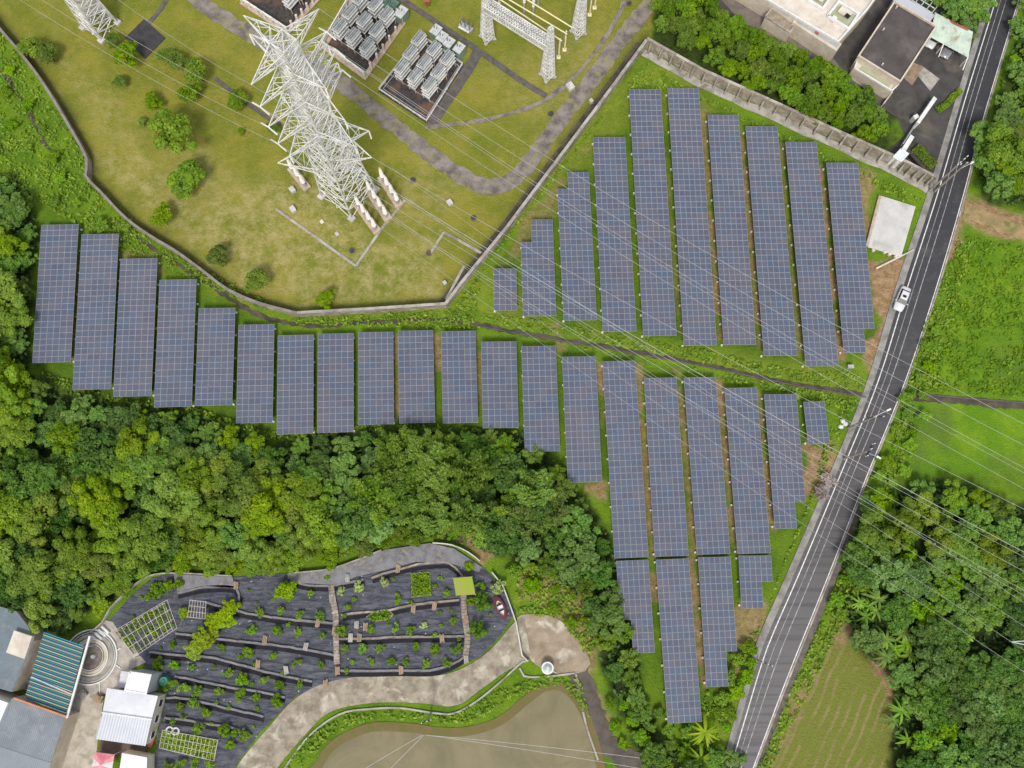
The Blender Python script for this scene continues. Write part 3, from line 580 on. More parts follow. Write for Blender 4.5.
# ------------------------------------------------------------------ solar tables
def module_mesh(wd, ln, name='solar_panel', cells=True):
    """one framed module, wd across (two half fields) and ln along; centred, top at z=0"""
    mb = MB(); fr = .018; th = .04; hx, hy = wd/2, ln/2
    mb.box((0, 0, -th/2-.003), (wd, ln, th), 0, 1)
    x = [-hx+fr, -.016, .016, hx-fr]
    for a, b in ((x[0], x[1]), (x[2], x[3])):
        mb.add([(a, -hy+fr, 0), (b, -hy+fr, 0), (b, hy-fr, 0), (a, hy-fr, 0)], [(0, 1, 2, 3)], 0)
    return mb
_mods = {}
ZT = 1.9
post_mb = MB(); post_mb.box((0, 0, .1), (.3, .3, .36)); FOOTM = post_mb.mesh('footing', M['footwhite'])
def solar(tl, tr, bl, br, cols, label, group, cuts=(), foot=1):
    TL, TR, BL, BR = (G(*p, ZT) for p in (tl, tr, bl, br))
    A = (TL+TR)/2; B = (BL+BR)/2; L = (B-A).length; d = (B-A)/L; u = Vector((-d.y, d.x, 0));  u = u if u.x > 0 else -u
    wd = ((TR-TL).dot(u)+(BR-BL).dot(u))/2; N = max(2, round(L/1.02)); ln = L/N; cw = wd/cols
    c = (A+B)/2; ang = math.atan2(u.y, u.x); tilt = math.radians(3.0)
    r = empty('solar_array', (c.x, c.y, 0), ang); tag(r, label, 'solar panels', group)
    key = (round(cw-.03, 2), round(ln-.03, 2))
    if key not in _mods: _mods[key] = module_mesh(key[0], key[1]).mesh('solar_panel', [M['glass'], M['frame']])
    cells = []
    for i in range(N):
        for k in range(cols):
            y = L/2-(i+.5)*ln; x = -wd/2+(k+.5)*cw
            wp = c+Matrix.Rotation(ang, 3, 'Z')@Vector((x, y, 0)); py = PX(wp.x, wp.y, ZT)[1]
            if any(kk == k and lo <= py <= hi for kk, lo, hi in cuts): continue
            cells.append((x, y))
    rest = MB()
    for j, (x, y) in enumerate(cells):
        z = ZT-x*math.tan(tilt)
        if j < 100:
            o = link('solar_panel', _mods[key], r, (x, y, z)); o.rotation_euler = (0, tilt, 0)
        else:
            mm = module_mesh(*key); R = Matrix.Rotation(tilt, 3, 'Y')
            base = len(rest.v); rest.v += [tuple(Vector((x, y, z))+R@Vector(v)) for v in mm.v]; rest.f += [tuple(q+base for q in f) for f in mm.f]; rest.m += mm.m
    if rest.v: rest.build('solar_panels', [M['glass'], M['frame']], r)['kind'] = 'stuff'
    fb = MB(); span = max(2, int(L/3.6)); feet = []
    colx = sorted(set(round(x, 4) for x, y in cells)); rng_ = {x: (min(y for a, y in cells if round(a, 4) == x)-ln/2+.1, max(y for a, y in cells if round(a, 4) == x)+ln/2-.1) for x in colx}
    for sgn, ci in ((-1, 0), (1, -1)):
        x0 = colx[ci]; lo, hi = rng_[x0]; x = x0-sgn*cw*.1; fb.box((x, (lo+hi)/2, ZT-.12-x*math.tan(tilt)), (.1, hi-lo, .1))
        for j in range(span+1):
            y = lo+.3+(hi-lo-.6)*j/span; fb.bar((x, y, 0), (x, y, ZT-.2-x*math.tan(tilt)), .12)
            if sgn*foot > 0: feet.append((x0+sgn*(cw/2-.25 if foot > 0 else cw/2-.1), y))
    for j in range(span+1):
        y = -L/2+.4+(L-.8)*j/span; ok = [x for x in colx if rng_[x][0] < y < rng_[x][1]]
        if ok: a, b = min(ok)-cw*.4, max(ok)+cw*.4; fb.box(((a+b)/2, y, ZT-.22-(a+b)/2*math.tan(tilt)), (b-a, .09, .08), M=Matrix.Rotation(tilt, 3, 'Y'))
    fb.build('support_frame', M['steel'], r)
    for x, y in feet: link('footing', FOOTM, r, (x, y, 0))
    return r
LOW = 'solar tables of the lower bank'; UP = 'solar tables of the upper bank'
low = [
 ((42, 224.5), (78, 224.5), (32.5, 362.5), (70.5, 362.5), 3, 'westernmost table of the lower bank, tucked against the wood', ()),
 ((82, 234), (118.5, 234), (73, 389.5), (110.5, 389.5), 3, 'second table from the west in the lower bank, the longest of the western steps', ()),
 ((121, 258.5), (157, 258.5), (113.5, 396.5), (151, 396.5), 3, 'third table from the west in the lower bank of solar panels', ()),
 ((160, 279.5), (196, 279.5), (154, 407), (191.5, 407), 3, 'fourth table from the west in the lower bank of solar panels', ()),
 ((199, 308), (235, 308), (195, 405.5), (232, 405.5), 3, 'fifth table from the west in the lower bank, shorter than its western neighbour', ()),
 ((239, 324.5), (274, 324.5), (236, 423), (272.5, 423), 3, 'sixth table from the west in the lower bank, starting lower than the fifth', ()),
 ((278, 335), (313.5, 335), (277, 434), (313, 434), 3, 'seventh table from the west, with brownish and blue sky reflections in the panels, ending lowest beside the wood', ()),
 ((318, 333.5), (353.5, 333.5), (317.5, 432.5), (353.5, 432.5), 3, 'eighth table from the west in the lower bank, bluish panels', ()),
 ((358.5, 332), (393, 332), (358.5, 424.5), (394, 424.5), 3, 'ninth table from the west in the lower bank, purplish brown panels', ()),
 ((398, 330.5), (433, 330.5), (399.5, 423), (435, 423), 3, 'tenth table from the west in the lower bank, above the bamboo tops', ()),
 ((441, 331), (475.5, 331), (443, 423), (478, 423), 3, 'eleventh table from the west in the lower bank, right of a sandy gap', ()),
 ((481, 341.5), (516.5, 341.5), (483, 428), (518.5, 428), 3, 'twelfth table from the west in the lower bank, the shortest full width one', ()),
 ((521, 346), (556, 346), (525, 451.5), (560, 451.5), 3, 'thirteenth table from the west in the lower bank with blue streaked panels', ()),
 ((561.5, 356.5), (596, 356.5), (568, 482.5), (602, 482), 3, 'fourteenth table from the west in the lower bank, ending at bare brown earth', ()),
 ((601.5, 361), (636, 361), (615, 558.5), (648, 557), 3, 'very long fifteenth table from the west in the lower bank', ()),
 ((616, 561), (648.5, 559.5), (622, 654), (655, 652.5), 3, 'southern table beside feathery trees, stepped at its lower west corner', ((0, 620, 999),)),
 ((643, 378), (677.5, 377.5), (655.5, 557), (688, 555.5), 3, 'sixteenth table from the west in the lower bank, north of the black joint', ()),
 ((656, 559.5), (688.5, 558.5), (667, 724), (702.5, 721.5), 3, 'longest southern table, reaching furthest down towards the palm', ()),
 ((683, 377.5), (716.5, 377), (697.5, 555), (730, 553.5), 3, 'seventeenth table from the west in the lower bank, under the power lines', ()),
 ((698, 557.5), (730.5, 556.5), (706, 687), (740, 686), 3, 'southern table with a missing corner beside the sandy strip', ((2, 649, 999),)),
 ((723.5, 388), (757.5, 387.5), (738, 554), (770.5, 553), 3, 'eighteenth table from the west in the lower bank, ending at the black joint', ()),
 ((738.5, 556), (771, 555), (741, 609), (775, 607.5), 3, 'shortest southern table, square and nearest to the road', ((2, 582, 999),)),
 ((763.5, 394.5), (797, 394), (775, 529), (808, 528), 3, 'nineteenth table from the west, clipped at its lower east corner beside bare sand', ((2, 500, 999),)),
 ((803, 401.5), (825, 401.5), (808, 444), (830, 444), 2, 'tiny two column table nearest the road in the lower bank', ()),
]
up = [
 ((493.5, 268.5), (516.5, 268.5), (494, 310.5), (517, 310.5), 2, 'tiny two column table at the western tip of the upper bank', ()),
 ((520, 219.5), (552.5, 219.5), (523, 316.5), (556.5, 315.5), 3, 'second table from the west in the upper bank, stepped at its upper west corner', ((0, 0, 243.5),)),
 ((556.5, 172), (589, 172), (563.5, 320.5), (597, 320), 3, 'third table from the west in the upper bank, with a notched top corner', ((0, 0, 188),)),
 ((592.5, 137), (625.5, 137), (603, 331.5), (636.5, 331.5), 3, 'fourth table from the west in the upper bank, white footings at its lower end', ()),
 ((628.5, 89.5), (661, 89), (643.5, 336), (676.5, 335.5), 3, 'fifth table from the west in the upper bank, starting near the wall corner', ()),
 ((667, 88), (699, 88), (684, 346), (717, 345), 3, 'sixth table from the west in the upper bank, the longest of all', ()),
 ((707, 115), (739, 114.5), (724, 345), (756, 344.5), 3, 'seventh table from the west in the upper bank beside reddish bare soil', ()),
 ((745, 126.5), (778, 126), (764, 356), (797.5, 355.5), 3, 'eighth table from the west in the upper bank of solar panels', ()),
 ((785, 142), (817, 141.5), (805.5, 366.5), (839, 366), 3, 'ninth table from the west in the upper bank, reaching lowest to the ditch', ()),
 ((826, 163), (858.5, 162.5), (843.5, 353), (877.5, 352), 3, 'easternmost table of the upper bank, beside the white concrete slab', ((2, 328, 999),)),
]
for a in low: solar(*a[:4], a[4], a[5], LOW, a[6], 1 if a[0][0] < 512 else -1)
for a in up: solar(*a[:4], a[4], a[5], UP, a[6], -1)
mb = MB(); r0 = G(720, 365, .6); mb.box((0, 0, 0), (.9, .5, .9)); mb.box((0, 0, .48), (1.0, .6, .05)); tag(mb.build('inverter_box', M['steel'], None, G(850, 367, .45)), 'small dark grey inverter cabinet in the grass south of the upper bank', 'cabinet')
# ------------------------------------------------------------------ leaves: crowns are clouds of small leaf faces set on clumps
def leaf_cloud(P, Nn, size, aspect=1.6, jit=.5, r=None):
    """P points, Nn preferred normals, returns verts/faces arrays of diamond leaves"""
    r = r or rng; n = len(P); size = np.broadcast_to(np.asarray(size, float), (n,))
    N = Nn+r.normal(0, jit, (n, 3)); N /= np.linalg.norm(N, axis=1, keepdims=True)+1e-9
    T = np.cross(N, r.normal(0, 1, (n, 3))); T /= np.linalg.norm(T, axis=1, keepdims=True)+1e-9; B = np.cross(N, T)
    a = (T.T*size*.5*aspect).T; b = (B.T*size*.5).T; fold = (N.T*size*.12).T
    V = np.stack([P-a, P+b-fold, P+a, P-b-fold], 1).reshape(-1, 3); Fc = np.arange(4*n).reshape(n, 4)
    return V, Fc
def leaf_mesh(name, parts, mat):
    V = np.concatenate([p[0] for p in parts]); fs = []; o = 0
    for v, f in parts: fs.append(f+o); o += len(v)
    Fc = np.concatenate(fs); me = bpy.data.meshes.new(name)
    me.vertices.add(len(V)); me.vertices.foreach_set('co', V.astype(np.float32).ravel()); me.loops.add(Fc.size); me.loops.foreach_set('vertex_index', Fc.astype(np.int32).ravel())
    me.polygons.add(len(Fc)); me.polygons.foreach_set('loop_start', np.arange(0, Fc.size, 4)); me.polygons.foreach_set('loop_total', np.full(len(Fc), 4)); me.update(calc_edges=True)
    me.materials.append(mat); return me
def unit(v): return v/(np.linalg.norm(v, axis=1, keepdims=True)+1e-9)
def ball_pts(n, r, up=.15):
    d = unit(r.normal(0, 1, (n, 3))); d[:, 2] = np.where(d[:, 2] < -.35, -d[:, 2], d[:, 2]); return d
def crown(kind, R, Hc, nclump, rc, nleaf, size, seed, zc, mat, flat=.7, jit=.55, aspect=1.6):
    r = np.random.default_rng(seed); parts = []
    lob = r.random(5)*6.28
    for k in range(nclump):
        a = r.random()*6.283; rad = R*math.sqrt(r.random())*.92; rad *= 1+.18*math.sin(2*a+lob[0])+.14*math.sin(3*a+lob[1])
        zt = Hc*math.sqrt(max(0, 1-(rad/(R*1.25))**2))*r.uniform(.62, 1.08)
        c = np.array([math.cos(a)*rad, math.sin(a)*rad, zc+zt-Hc*.35]); q = rc*r.uniform(.65, 1.25)*(1-.3*rad/R)
        d = ball_pts(nleaf, r); P = c+d*np.array([q, q, q*flat])*(r.uniform(.75, 1.08, (nleaf, 1)))
        parts.append(leaf_cloud(P, d*.8+np.array([0, 0, .55]), size*r.uniform(.7, 1.25, nleaf), aspect, jit, r))
    n = nleaf*nclump//9; d = ball_pts(n, r); P = np.array([0, 0, zc])+d*np.array([R*.8, R*.8, Hc*.55])*r.random((n, 1))**.5
    parts.append(leaf_cloud(P, d, size*1.2, aspect, .9, r))
    return leaf_mesh('crown', parts, mat)
def bamboo_crown(seed, mat, R=3.4):
    r = np.random.default_rng(seed); parts = []
    for k in range(17):
        a = r.random()*6.283; lean = r.uniform(.5, 1.0)*R; z0 = r.uniform(2.6, 5.2); L = r.uniform(1.6, 2.7); n = 170
        t = r.random(n); base = np.array([math.cos(a)*lean*.35, math.sin(a)*lean*.35, z0]); tip = base+np.array([math.cos(a)*L*.95, math.sin(a)*L*.95, L*.55])
        mid = (base+tip)/2+np.array([0, 0, L*.35]); ax = ((1-t)**2)[:, None]*base+(2*t*(1-t))[:, None]*mid+(t**2)[:, None]*tip
        wdt = .62*np.sin(np.pi*np.clip(t*.9+.08, 0, 1))[:, None]; P = ax+r.normal(0, 1, (n, 3))*wdt*np.array([.5, .5, .3])
        dirv = np.array([math.cos(a)*.4, math.sin(a)*.4, .9]); parts.append(leaf_cloud(P, np.tile(dirv, (n, 1)), .24*r.uniform(.7, 1.3, n), 2.4, .5, r))
    n = 900; d = ball_pts(n, r); P = np.array([0, 0, 2.6])+d*np.array([R*.8, R*.8, 1.9])*r.random((n, 1))**.5; parts.append(leaf_cloud(P, d, .3, 2, .9, r))
    return leaf_mesh('crown', parts, mat)
def trunk_mesh(h, rad, limbs=5, seed=0, spread=1.6):
    r = random.Random(seed); mb = MB(); p = Vector((0, 0, -.2)); q = Vector((r.uniform(-.2, .2), r.uniform(-.2, .2), h*.55)); mb.bar(p, q, rad*2, 0, rad*1.4, 7)
    for k in range(limbs):
        a = 6.283*k/limbs+r.uniform(-.4, .4); e = q+Vector((math.cos(a)*spread*r.uniform(.6, 1), math.sin(a)*spread*r.uniform(.6, 1), h*r.uniform(.28, .45))); mb.bar(q, e, rad*1.1, 0, rad*.35, 5)
    mb.bar(q, q+Vector((0, 0, h*.4)), rad*1.2, 0, rad*.3, 6)
    return mb.mesh('trunk', M['bark'])
TR = {}
def variants(kind, fn, n): TR[kind] = [fn(s) for s in range(n)]
variants('round', lambda s: (crown('round', 3.3, 3.0, 19, 1.05, 175, .26, 100+s, 3.6, FOL['round'], .85, .38), trunk_mesh(4.6, .2, 6, s)), 4)
variants('broad', lambda s: (crown('broad', 3.2, 2.6, 30, .8, 72, .42, 200+s, 3.0, FOL['broad'], .6, .6, 1.35), trunk_mesh(4, .18, 6, s)), 4)
variants('dark', lambda s: (crown('dark', 3.3, 2.0, 40, .85, 68, .32, 300+s, 2.8, FOL['dark'], .65, .7), trunk_mesh(4, .18, 6, s)), 3)
variants('bamboo', lambda s: (bamboo_crown(400+s, FOL['bamboo']), trunk_mesh(4, .12, 7, s, 1.4)), 4)
variants('hedge', lambda s: (crown('hedge', 1.75, 1.9, 24, .58, 75, .2, 500+s, 2.0, FOL['hedge'], 1.1, .6, 2.2), trunk_mesh(2.8, .1, 5, s, .8)), 4)
variants('fresh', lambda s: (crown('fresh', 1.5, 1.1, 18, .5, 60, .24, 600+s, .9, FOL['fresh'], .7, .6), trunk_mesh(1.4, .07, 5, s, .7)), 3)
variants('lawn', lambda s: (crown('lawn', 1.75, 1.7, 34, .58, 85, .2, 700+s, 1.7, FOL['round'], .8, .5), trunk_mesh(2.4, .1, 5, s, .9)), 3)
variants('bush', lambda s: (crown('bush', .78, .55, 11, .3, 34, .17, 800+s, .5, FOL['fresh'], .8, .7, 2.2), trunk_mesh(.8, .035, 4, s, .35)), 4)
variants('palebush', lambda s: (crown('pale', .78, .5, 11, .28, 30, .2, 850+s, .45, FOL['pale'], .8, .7, 2.2), trunk_mesh(.8, .035, 4, s, .35)), 2)
variants('darkbush', lambda s: (crown('dk', .8, .6, 12, .3, 36, .17, 870+s, .5, FOL['dark'], .8, .7, 2.0), trunk_mesh(.8, .035, 4, s, .35)), 2)
variants('lime', lambda s: (crown('lime', 1.7, .8, 22, .5, 55, .24, 880+s, 1.2, FOL['lime'], .5, .6), trunk_mesh(1.6, .06, 5, s, .9)), 2)
def tree(name, kind, px, py, sc, label, cat='tree', group=None, zt=3.5, z=0):
    cr, tk = random.choice(TR[kind]); p = G(px, py, zt*sc)
    r = empty(name, (p.x, p.y, z), random.random()*6.28); tag(r, label, cat, group)
    s3 = (sc*random.uniform(.9, 1.1), sc*random.uniform(.9, 1.1), sc*random.uniform(.85, 1.15))
    link('trunk', tk, r, sc=s3); link('crown', cr, r, sc=s3); return r

KEEP = [(868, 608, 19), (903, 645, 18), (885, 655, 12), (900, 722, 14), (908, 741, 13), (706, 735, 17), (702, 760, 10), (995, 636, 8)]
def edge(poly, x, y): return float(sdist(np.array([x]), np.array([y]), poly)[0])
def scatter(poly, dist, seed, margin=0):
    r = random.Random(seed); P = np.array(poly, float); x0, y0 = np.maximum(P.min(0), (-35, -35)); x1, y1 = np.minimum(P.max(0), (1062, 806)); out = []
    tries = int((x1-x0)*(y1-y0)/(dist*dist)*30)
    c = np.array([(r.uniform(x0, x1), r.uniform(y0, y1)) for _ in range(tries)]); c = c[sdist(c[:, 0], c[:, 1], poly) > margin]
    for q in c:
        if any((q[0]-k[0])**2+(q[1]-k[1])**2 < (k[2]+(dist if dist > 19 else 0)*.55)**2 for k in KEEP): continue
        if all((q[0]-o[0])**2+(q[1]-o[1])**2 > dist*dist for o in out): out.append((float(q[0]), float(q[1])))
    return out
LOOK = {'round': 'lumpy yellow-green', 'broad': 'large-leaved mid green', 'dark': 'dense dark green', 'bamboo': 'feathery bamboo-like', 'fresh': 'fresh bright green', 'hedge': 'olive green'}
NAMES = {'round': 'leafy_tree', 'broad': 'broadleaf_tree', 'dark': 'dark_tree', 'bamboo': 'bamboo_clump', 'fresh': 'shrub', 'hedge': 'leafy_tree'}
# western wood, labelled by the solar table above it
tops = [(52, 1), (92, 2), (132, 3), (173, 4), (213, 5), (254, 6), (295, 7), (335, 8), (376, 9), (417, 10), (460, 11), (500, 12), (542, 13), (585, 14), (640, 15)]
pts = scatter(WOOD_W, 17.5, 3, 8)
def kindw(x, y):
    if x < 60 and y < 400: return random.choice(['round', 'round', 'broad'])
    if 95 < x < 290 and y < 470 and not (60 < x < 120): return random.choice(['broad', 'broad', 'dark', 'round'])
    if x < 180: return random.choice(['round', 'round', 'dark', 'dark', 'broad'] if y < 490 else ['round', 'round', 'round', 'dark'])
    if 290 < x < 385 and y < 500: return random.choice(['broad', 'broad', 'dark'])
    if 180 <= x < 330: return random.choice(['round', 'round', 'round', 'broad'])
    if 360 < x < 590 and y < 525: return random.choice(['bamboo', 'bamboo', 'bamboo', 'dark'])
    if 330 <= x < 480: return random.choice(['bamboo', 'broad', 'fresh'])
    if x > 640: return random.choice(['broad', 'dark', 'fresh'])
    return random.choice(['dark', 'broad', 'bamboo'])
bins = {}
for x, y in pts:
    if x < 30 and y < 400: bins.setdefault('edge', []).append((x, y))
    elif x > 590 and y > 530: bins.setdefault('east', []).append((x, y))
    else: bins.setdefault(min(tops, key=lambda t: abs(t[0]-x))[1], []).append((x, y))
for b, L in bins.items():
    L.sort(key=lambda q: q[1])
    for i, (x, y) in enumerate(L):
        k = kindw(x, y); s = min(random.uniform(.6, 1.28), edge(WOOD_W, x, y)/24+.12)
        if k == 'fresh': s *= 1.6
        if b == 'edge': lab = '%s tree at the western frame edge, %s from the top' % (LOOK[k], ORD[i+1])
        elif b == 'east': lab = '%s tree of the strip beside southern tables, %s from its top' % (LOOK[k], ORD[i+1])
        else: lab = '%s tree, %s down below the %s lower solar table' % (LOOK[k], ORD[i+1], ORD[b])
        tree(NAMES[k], k, x, y, s, lab, group='trees of the western wood')
# shrubs along the wood's edge towards lawn wall, garden and lane
def band_group(pts, size, labfn, build, byx=False):
    rows = {}
    for x, y in pts: rows.setdefault(int((x if byx else y)//size), []).append((x, y))
    for ri, k in enumerate(sorted(rows)):
        L = sorted(rows[k], key=lambda q: q[1] if byx else q[0])
        for i, (x, y) in enumerate(L): build(x, y, labfn(ri+1, i+1), ri, i)
# eastern wood
def kb(x, y):
    if y < 590: return random.choice(['broad', 'fresh', 'broad', 'hedge2', 'broad'])
    if x > 985: return random.choice(['broad', 'broad', 'dark'])
    return random.choice(['dark', 'dark', 'broad', 'broad', 'fresh'])
def be(x, y, lab, ri, i):
    k = kb(x, y); s = min(random.uniform(.72, 1.0), edge(WOOD_E, x, y)/24+.2)
    if k == 'fresh': s = random.uniform(1.3, 1.8)
    kk = 'round' if k == 'hedge2' else k
    tree(NAMES[kk], kk, x, y, s, '%s %s' % (LOOK[kk], lab), group='trees of the eastern wood')
band_group(scatter(WOOD_E, 19.5, 5, 6), 30, lambda r, c: 'tree in eastern wood, %s rank down, %s from road' % (ORD[r], ORD[c]), be)
# trees on the far side of the road at the top
def bt(x, y, lab, ri, i): tree('leafy_tree', 'round' if i % 3 else 'broad', x, y, random.uniform(.9, 1.25), lab, group='trees above the dirt track')
band_group([(1002, 150), (985, 160), (1018, 168), (1000, 185), (1022, 140), (988, 138), (1030, 190), (1040, 158)], 24, lambda r, c: 'rounded tree between road and dirt track, rank %s down, %s from road' % (ORD[r], ORD[c]), bt)
def bt2(x, y, lab, ri, i): tree('broadleaf_tree', ('broad', 'fresh', 'dark')[i % 3], x, y, random.uniform(.6, .9)*(1.5 if i % 3 == 1 else 1), lab, group='trees east of the road at the top')
band_group(scatter([(1030, -30), (1080, -30), (1080, 125), (995, 128), (1003, 100)], 17, 8, 0), 26, lambda r, c: 'low leafy tree east of upper road, rank %s down, %s from road' % (ORD[r], ORD[c]), bt2)
for i, (x, y, s) in enumerate([(938, -2, .7), (955, 8, .8), (970, 2, .8), (985, -5, .8), (948, 20, .5), (968, 24, .6), (980, 14, .6)]):
    tree('broadleaf_tree', 'broad', x, y, s, 'leafy tree behind the mint green carport, %s of seven from the west' % ORD[i+1], group='trees behind the carport')
# clipped row of bushy trees along the retaining wall
HEDGE = [(662, -15), (700, -25), (728, 15), (770, 38), (812, 58), (850, 82), (885, 108), (890, 126), (874, 142), (850, 130), (812, 114), (770, 94), (735, 75), (700, 52), (664, 34), (652, 16)]
hp = scatter(HEDGE, 12.3, 11, 3)
def hb(x, y, lab, ri, i): tree('hedge_tree', 'hedge', x, y, random.uniform(.85, 1.2), lab, group='bushy hedge trees along the retaining wall', zt=2.6)
band_group(hp, 15, lambda r, c: 'bushy olive tree in hedge belt, file %s from west, %s from the yard' % (ORD[r], ORD[c]), hb, byx=True)
# single trees on the substation lawn
lawn_trees = [(31, 48, 1.0, 'tree on the lawn beside the boundary wall, western one of a touching pair'), (48, 54, .98, 'tree on the lawn beside the boundary wall, eastern one of a touching pair'),
 (113, 41, .7, 'small tree between the white pylon foot and the paved pad'), (128, 56, 1.15, 'bright round tree overlapping the corner of the paved pad'), (120, 81, .6, 'small darker tree just south of the tree at the pad'),
 (165, 55, .75, 'low yellowish tree east of the paved pad, first of three in line'), (177, 61, .95, 'middle tree of three in line east of the paved pad'), (198, 73, 1.2, 'brightest and roundest tree of the three in line east of the pad'),
 (190, 95, .95, 'greyish green tree under the line of three trees'), (154, 102, .75, 'small greyish tree alone above the biggest lawn tree'), (237, 100, .95, 'lone round tree at the start of the cable trench'),
 (186, 178, 1.55, 'grey green tree directly south of the biggest lawn tree'), (163, 216, .95, 'lone tree close to the bent boundary wall, with brown grass round it'), (219, 257, .95, 'lone tree near the wall in the dry grass'),
 (256, 280, 1.0, 'round tree next to the wall where the lower ditch begins'), (326, 299, .85, 'small tree beside the straight pale wall'), (273, 128, .65, 'small bright shrub half under the big pylon arms'), (142, 122, .4, 'tiny yellow green bush west of the biggest lawn tree'), (241, 131, .35, 'tiny bush on the open lawn left of the pylon')]
for x, y, s, lab in lawn_trees: tree('lawn_tree', 'lawn', x, y, s*1.12, lab, 'tree', 'trees on the substation lawn', 2.0)
cr, tk = TR['round'][0]; tree('lawn_tree', 'round', 175, 138, 1.2, 'biggest tree on the substation lawn, broad and yellow green', 'tree', 'trees on the substation lawn')
# shrubs beside the lower road, wall ditch and lane
def bs(x, y, lab, ri, i): tree('shrub', random.choice(['fresh', 'fresh', 'fresh']), x, y, random.uniform(.5, .95), lab, 'shrub', 'wild shrubs', 1.2)
band_group(scatter([(700, 745), (716, 700), (738, 660), (752, 640), (758, 650), (736, 700), (722, 770), (700, 800)], 14, 21), 22, lambda r, c: 'wild shrub on the west road verge, row %s down, %s from tables' % (ORD[r], ORD[c]), bs)
band_group(scatter([(0, 60), (22, 80), (52, 150), (72, 180), (112, 215), (150, 238), (100, 225), (60, 215), (42, 175), (-5, 150)], 22, 22), 20, lambda r, c: 'wild shrub outside the curved boundary wall, row %s down, %s from west' % (ORD[r], ORD[c]), bs)
band_group(scatter([(832, 590), (850, 560), (870, 500), (880, 470), (893, 430), (903, 400), (915, 370), (940, 320), (925, 420), (900, 480), (880, 560), (850, 620), (835, 612)], 15, 23), 25, lambda r, c: 'wild shrub on the east road verge, row %s down, %s from road' % (ORD[r], ORD[c]), bs)
band_group(scatter([(500, 560), (560, 570), (600, 640), (570, 622), (540, 600), (520, 580)], 17, 24), 22, lambda r, c: 'wild shrub above the gravel clearing, row %s down, %s from the west' % (ORD[r], ORD[c]), bs)
band_group(scatter([(602, 690), (640, 700), (690, 730), (720, 790), (660, 765), (620, 745)], 15, 25), 20, lambda r, c: 'wild shrub between dark lane and palm, row %s down, %s from the lane' % (ORD[r], ORD[c]), bs)

def bw(x, y, lab, ri, i): tree('shrub', random.choice(['fresh', 'lawn', 'lawn', 'lime']), x, y, random.uniform(.7, 1.15), lab, 'shrub', 'shrubs under the wood', 1.4)
band_group(scatter([(100, 606), (128, 586), (150, 570), (180, 565), (235, 568), (290, 566), (350, 550), (380, 541), (440, 534), (470, 528), (440, 520), (300, 548), (150, 556), (90, 596)], 11.5, 26), 30, lambda r, c: 'low shrub between wood and orchard, column %s from west, %s down' % (ORD[r], ORD[c]), bw, byx=True)
# ------------------------------------------------------------------ orchard shrubs
orch = [(195, 165, 1.8), (265, 175, .7), (425, 155, -1.2), (365, 170, -.9), (510, 140, -1.1), (390, 220, .7), (715, 175, .9), (790, 90, 1.1), (830, 150, .9), (885, 155, -1.5), (100, 240, .9), (168, 232, .9), (230, 245, .9), (300, 250, 1), (70, 300, 1), (155, 300, 1), (225, 305, .9),
 (305, 318, .8), (370, 295, 1.35), (468, 295, .8), (548, 290, .95), (595, 297, .95), (640, 283, -.8), (735, 268, .8), (820, 298, -2.0), (60, 368, 1.1), (143, 382, .8), (220, 405, .9), (303, 410, .8), (378, 358, .9), (440, 358, 1.1), (495, 357, .9), (618, 350, .8), (675, 360, 1.15), (748, 362, 1.1),
 (405, 403, .6), (468, 400, .8), (535, 400, .9), (580, 402, .7), (648, 410, .9), (715, 405, .9), (40, 460, 1.1), (112, 462, .8), (165, 478, 1.0), (230, 478, .8), (30, 508, .9), (85, 520, .8), (155, 530, 1.2), (15, 640, .9), (50, 650, .9), (795, 200, 1), (832, 205, -2.1), (555, 195, .9), (860, 245, .4)]
orch = [(*oc(a, b), s) for a, b, s in orch]
oc2 = lambda X, Y: (140+X/6, 640+Y/6)
orch += [(*oc2(a, b), s) for a, b, s in [(195, 30, .8), (490, 45, .8), (655, 70, 1.2), (105, 140, 1.1), (205, 145, 1.1), (310, 165, .7), (530, 200, 1.0), (610, 235, 1.3), (745, 240, .9), (265, 285, 1.1), (345, 310, 1.1), (470, 310, 1), (600, 325, 1.1), (695, 340, .9), (320, 380, 1.1), (395, 440, 1.0), (240, 400, .9), (195, 490, .7), (350, 535, 1.25), (500, 545, 1.4), (620, 570, 1), (180, 265, 1.3)]]
_r = random.Random(5); _n = 0
while _n < 46:
    x, y = _r.uniform(120, 500), _r.uniform(575, 745)
    if float(sdist(np.array([x]), np.array([y]), ORCH)[0]) > 7 and all((x-q[0])**2+(y-q[1])**2 > 90 for q in orch) and not (185 < x < 240 and y < 660): orch.append((x, y, _r.uniform(.35, .6))); _n += 1
orch += [(155, 587, 1.2), (168, 585, 1.2), (178, 583, 1.1), (162, 592, 1.1), (150, 596, .9), (230, 744, 1.0), (195, 762, 1.2), (180, 764, 1.2), (210, 764, 1.0), (168, 766, 1.0), (247, 735, .8)]
def bo(x, y, lab, ri, i):
    s = [q[2] for q in orch if q[0] == x and q[1] == y][0]; k = 'bush' if s > 0 else ('palebush' if s > -1.6 else 'darkbush')
    tree('fruit_bush', k, x, y, abs(s)*(.95 if s > 0 else .9), {'bush': 'green', 'palebush': 'pale', 'darkbush': 'dark'}[k]+lab, 'fruit bush', 'young fruit bushes on the fabric', .6, .03)
band_group([q[:2] for q in orch], 14, lambda r, c: ' fruit bush on black fabric, row %s down, %s from west' % (ORD[r], ORD[c]), bo)
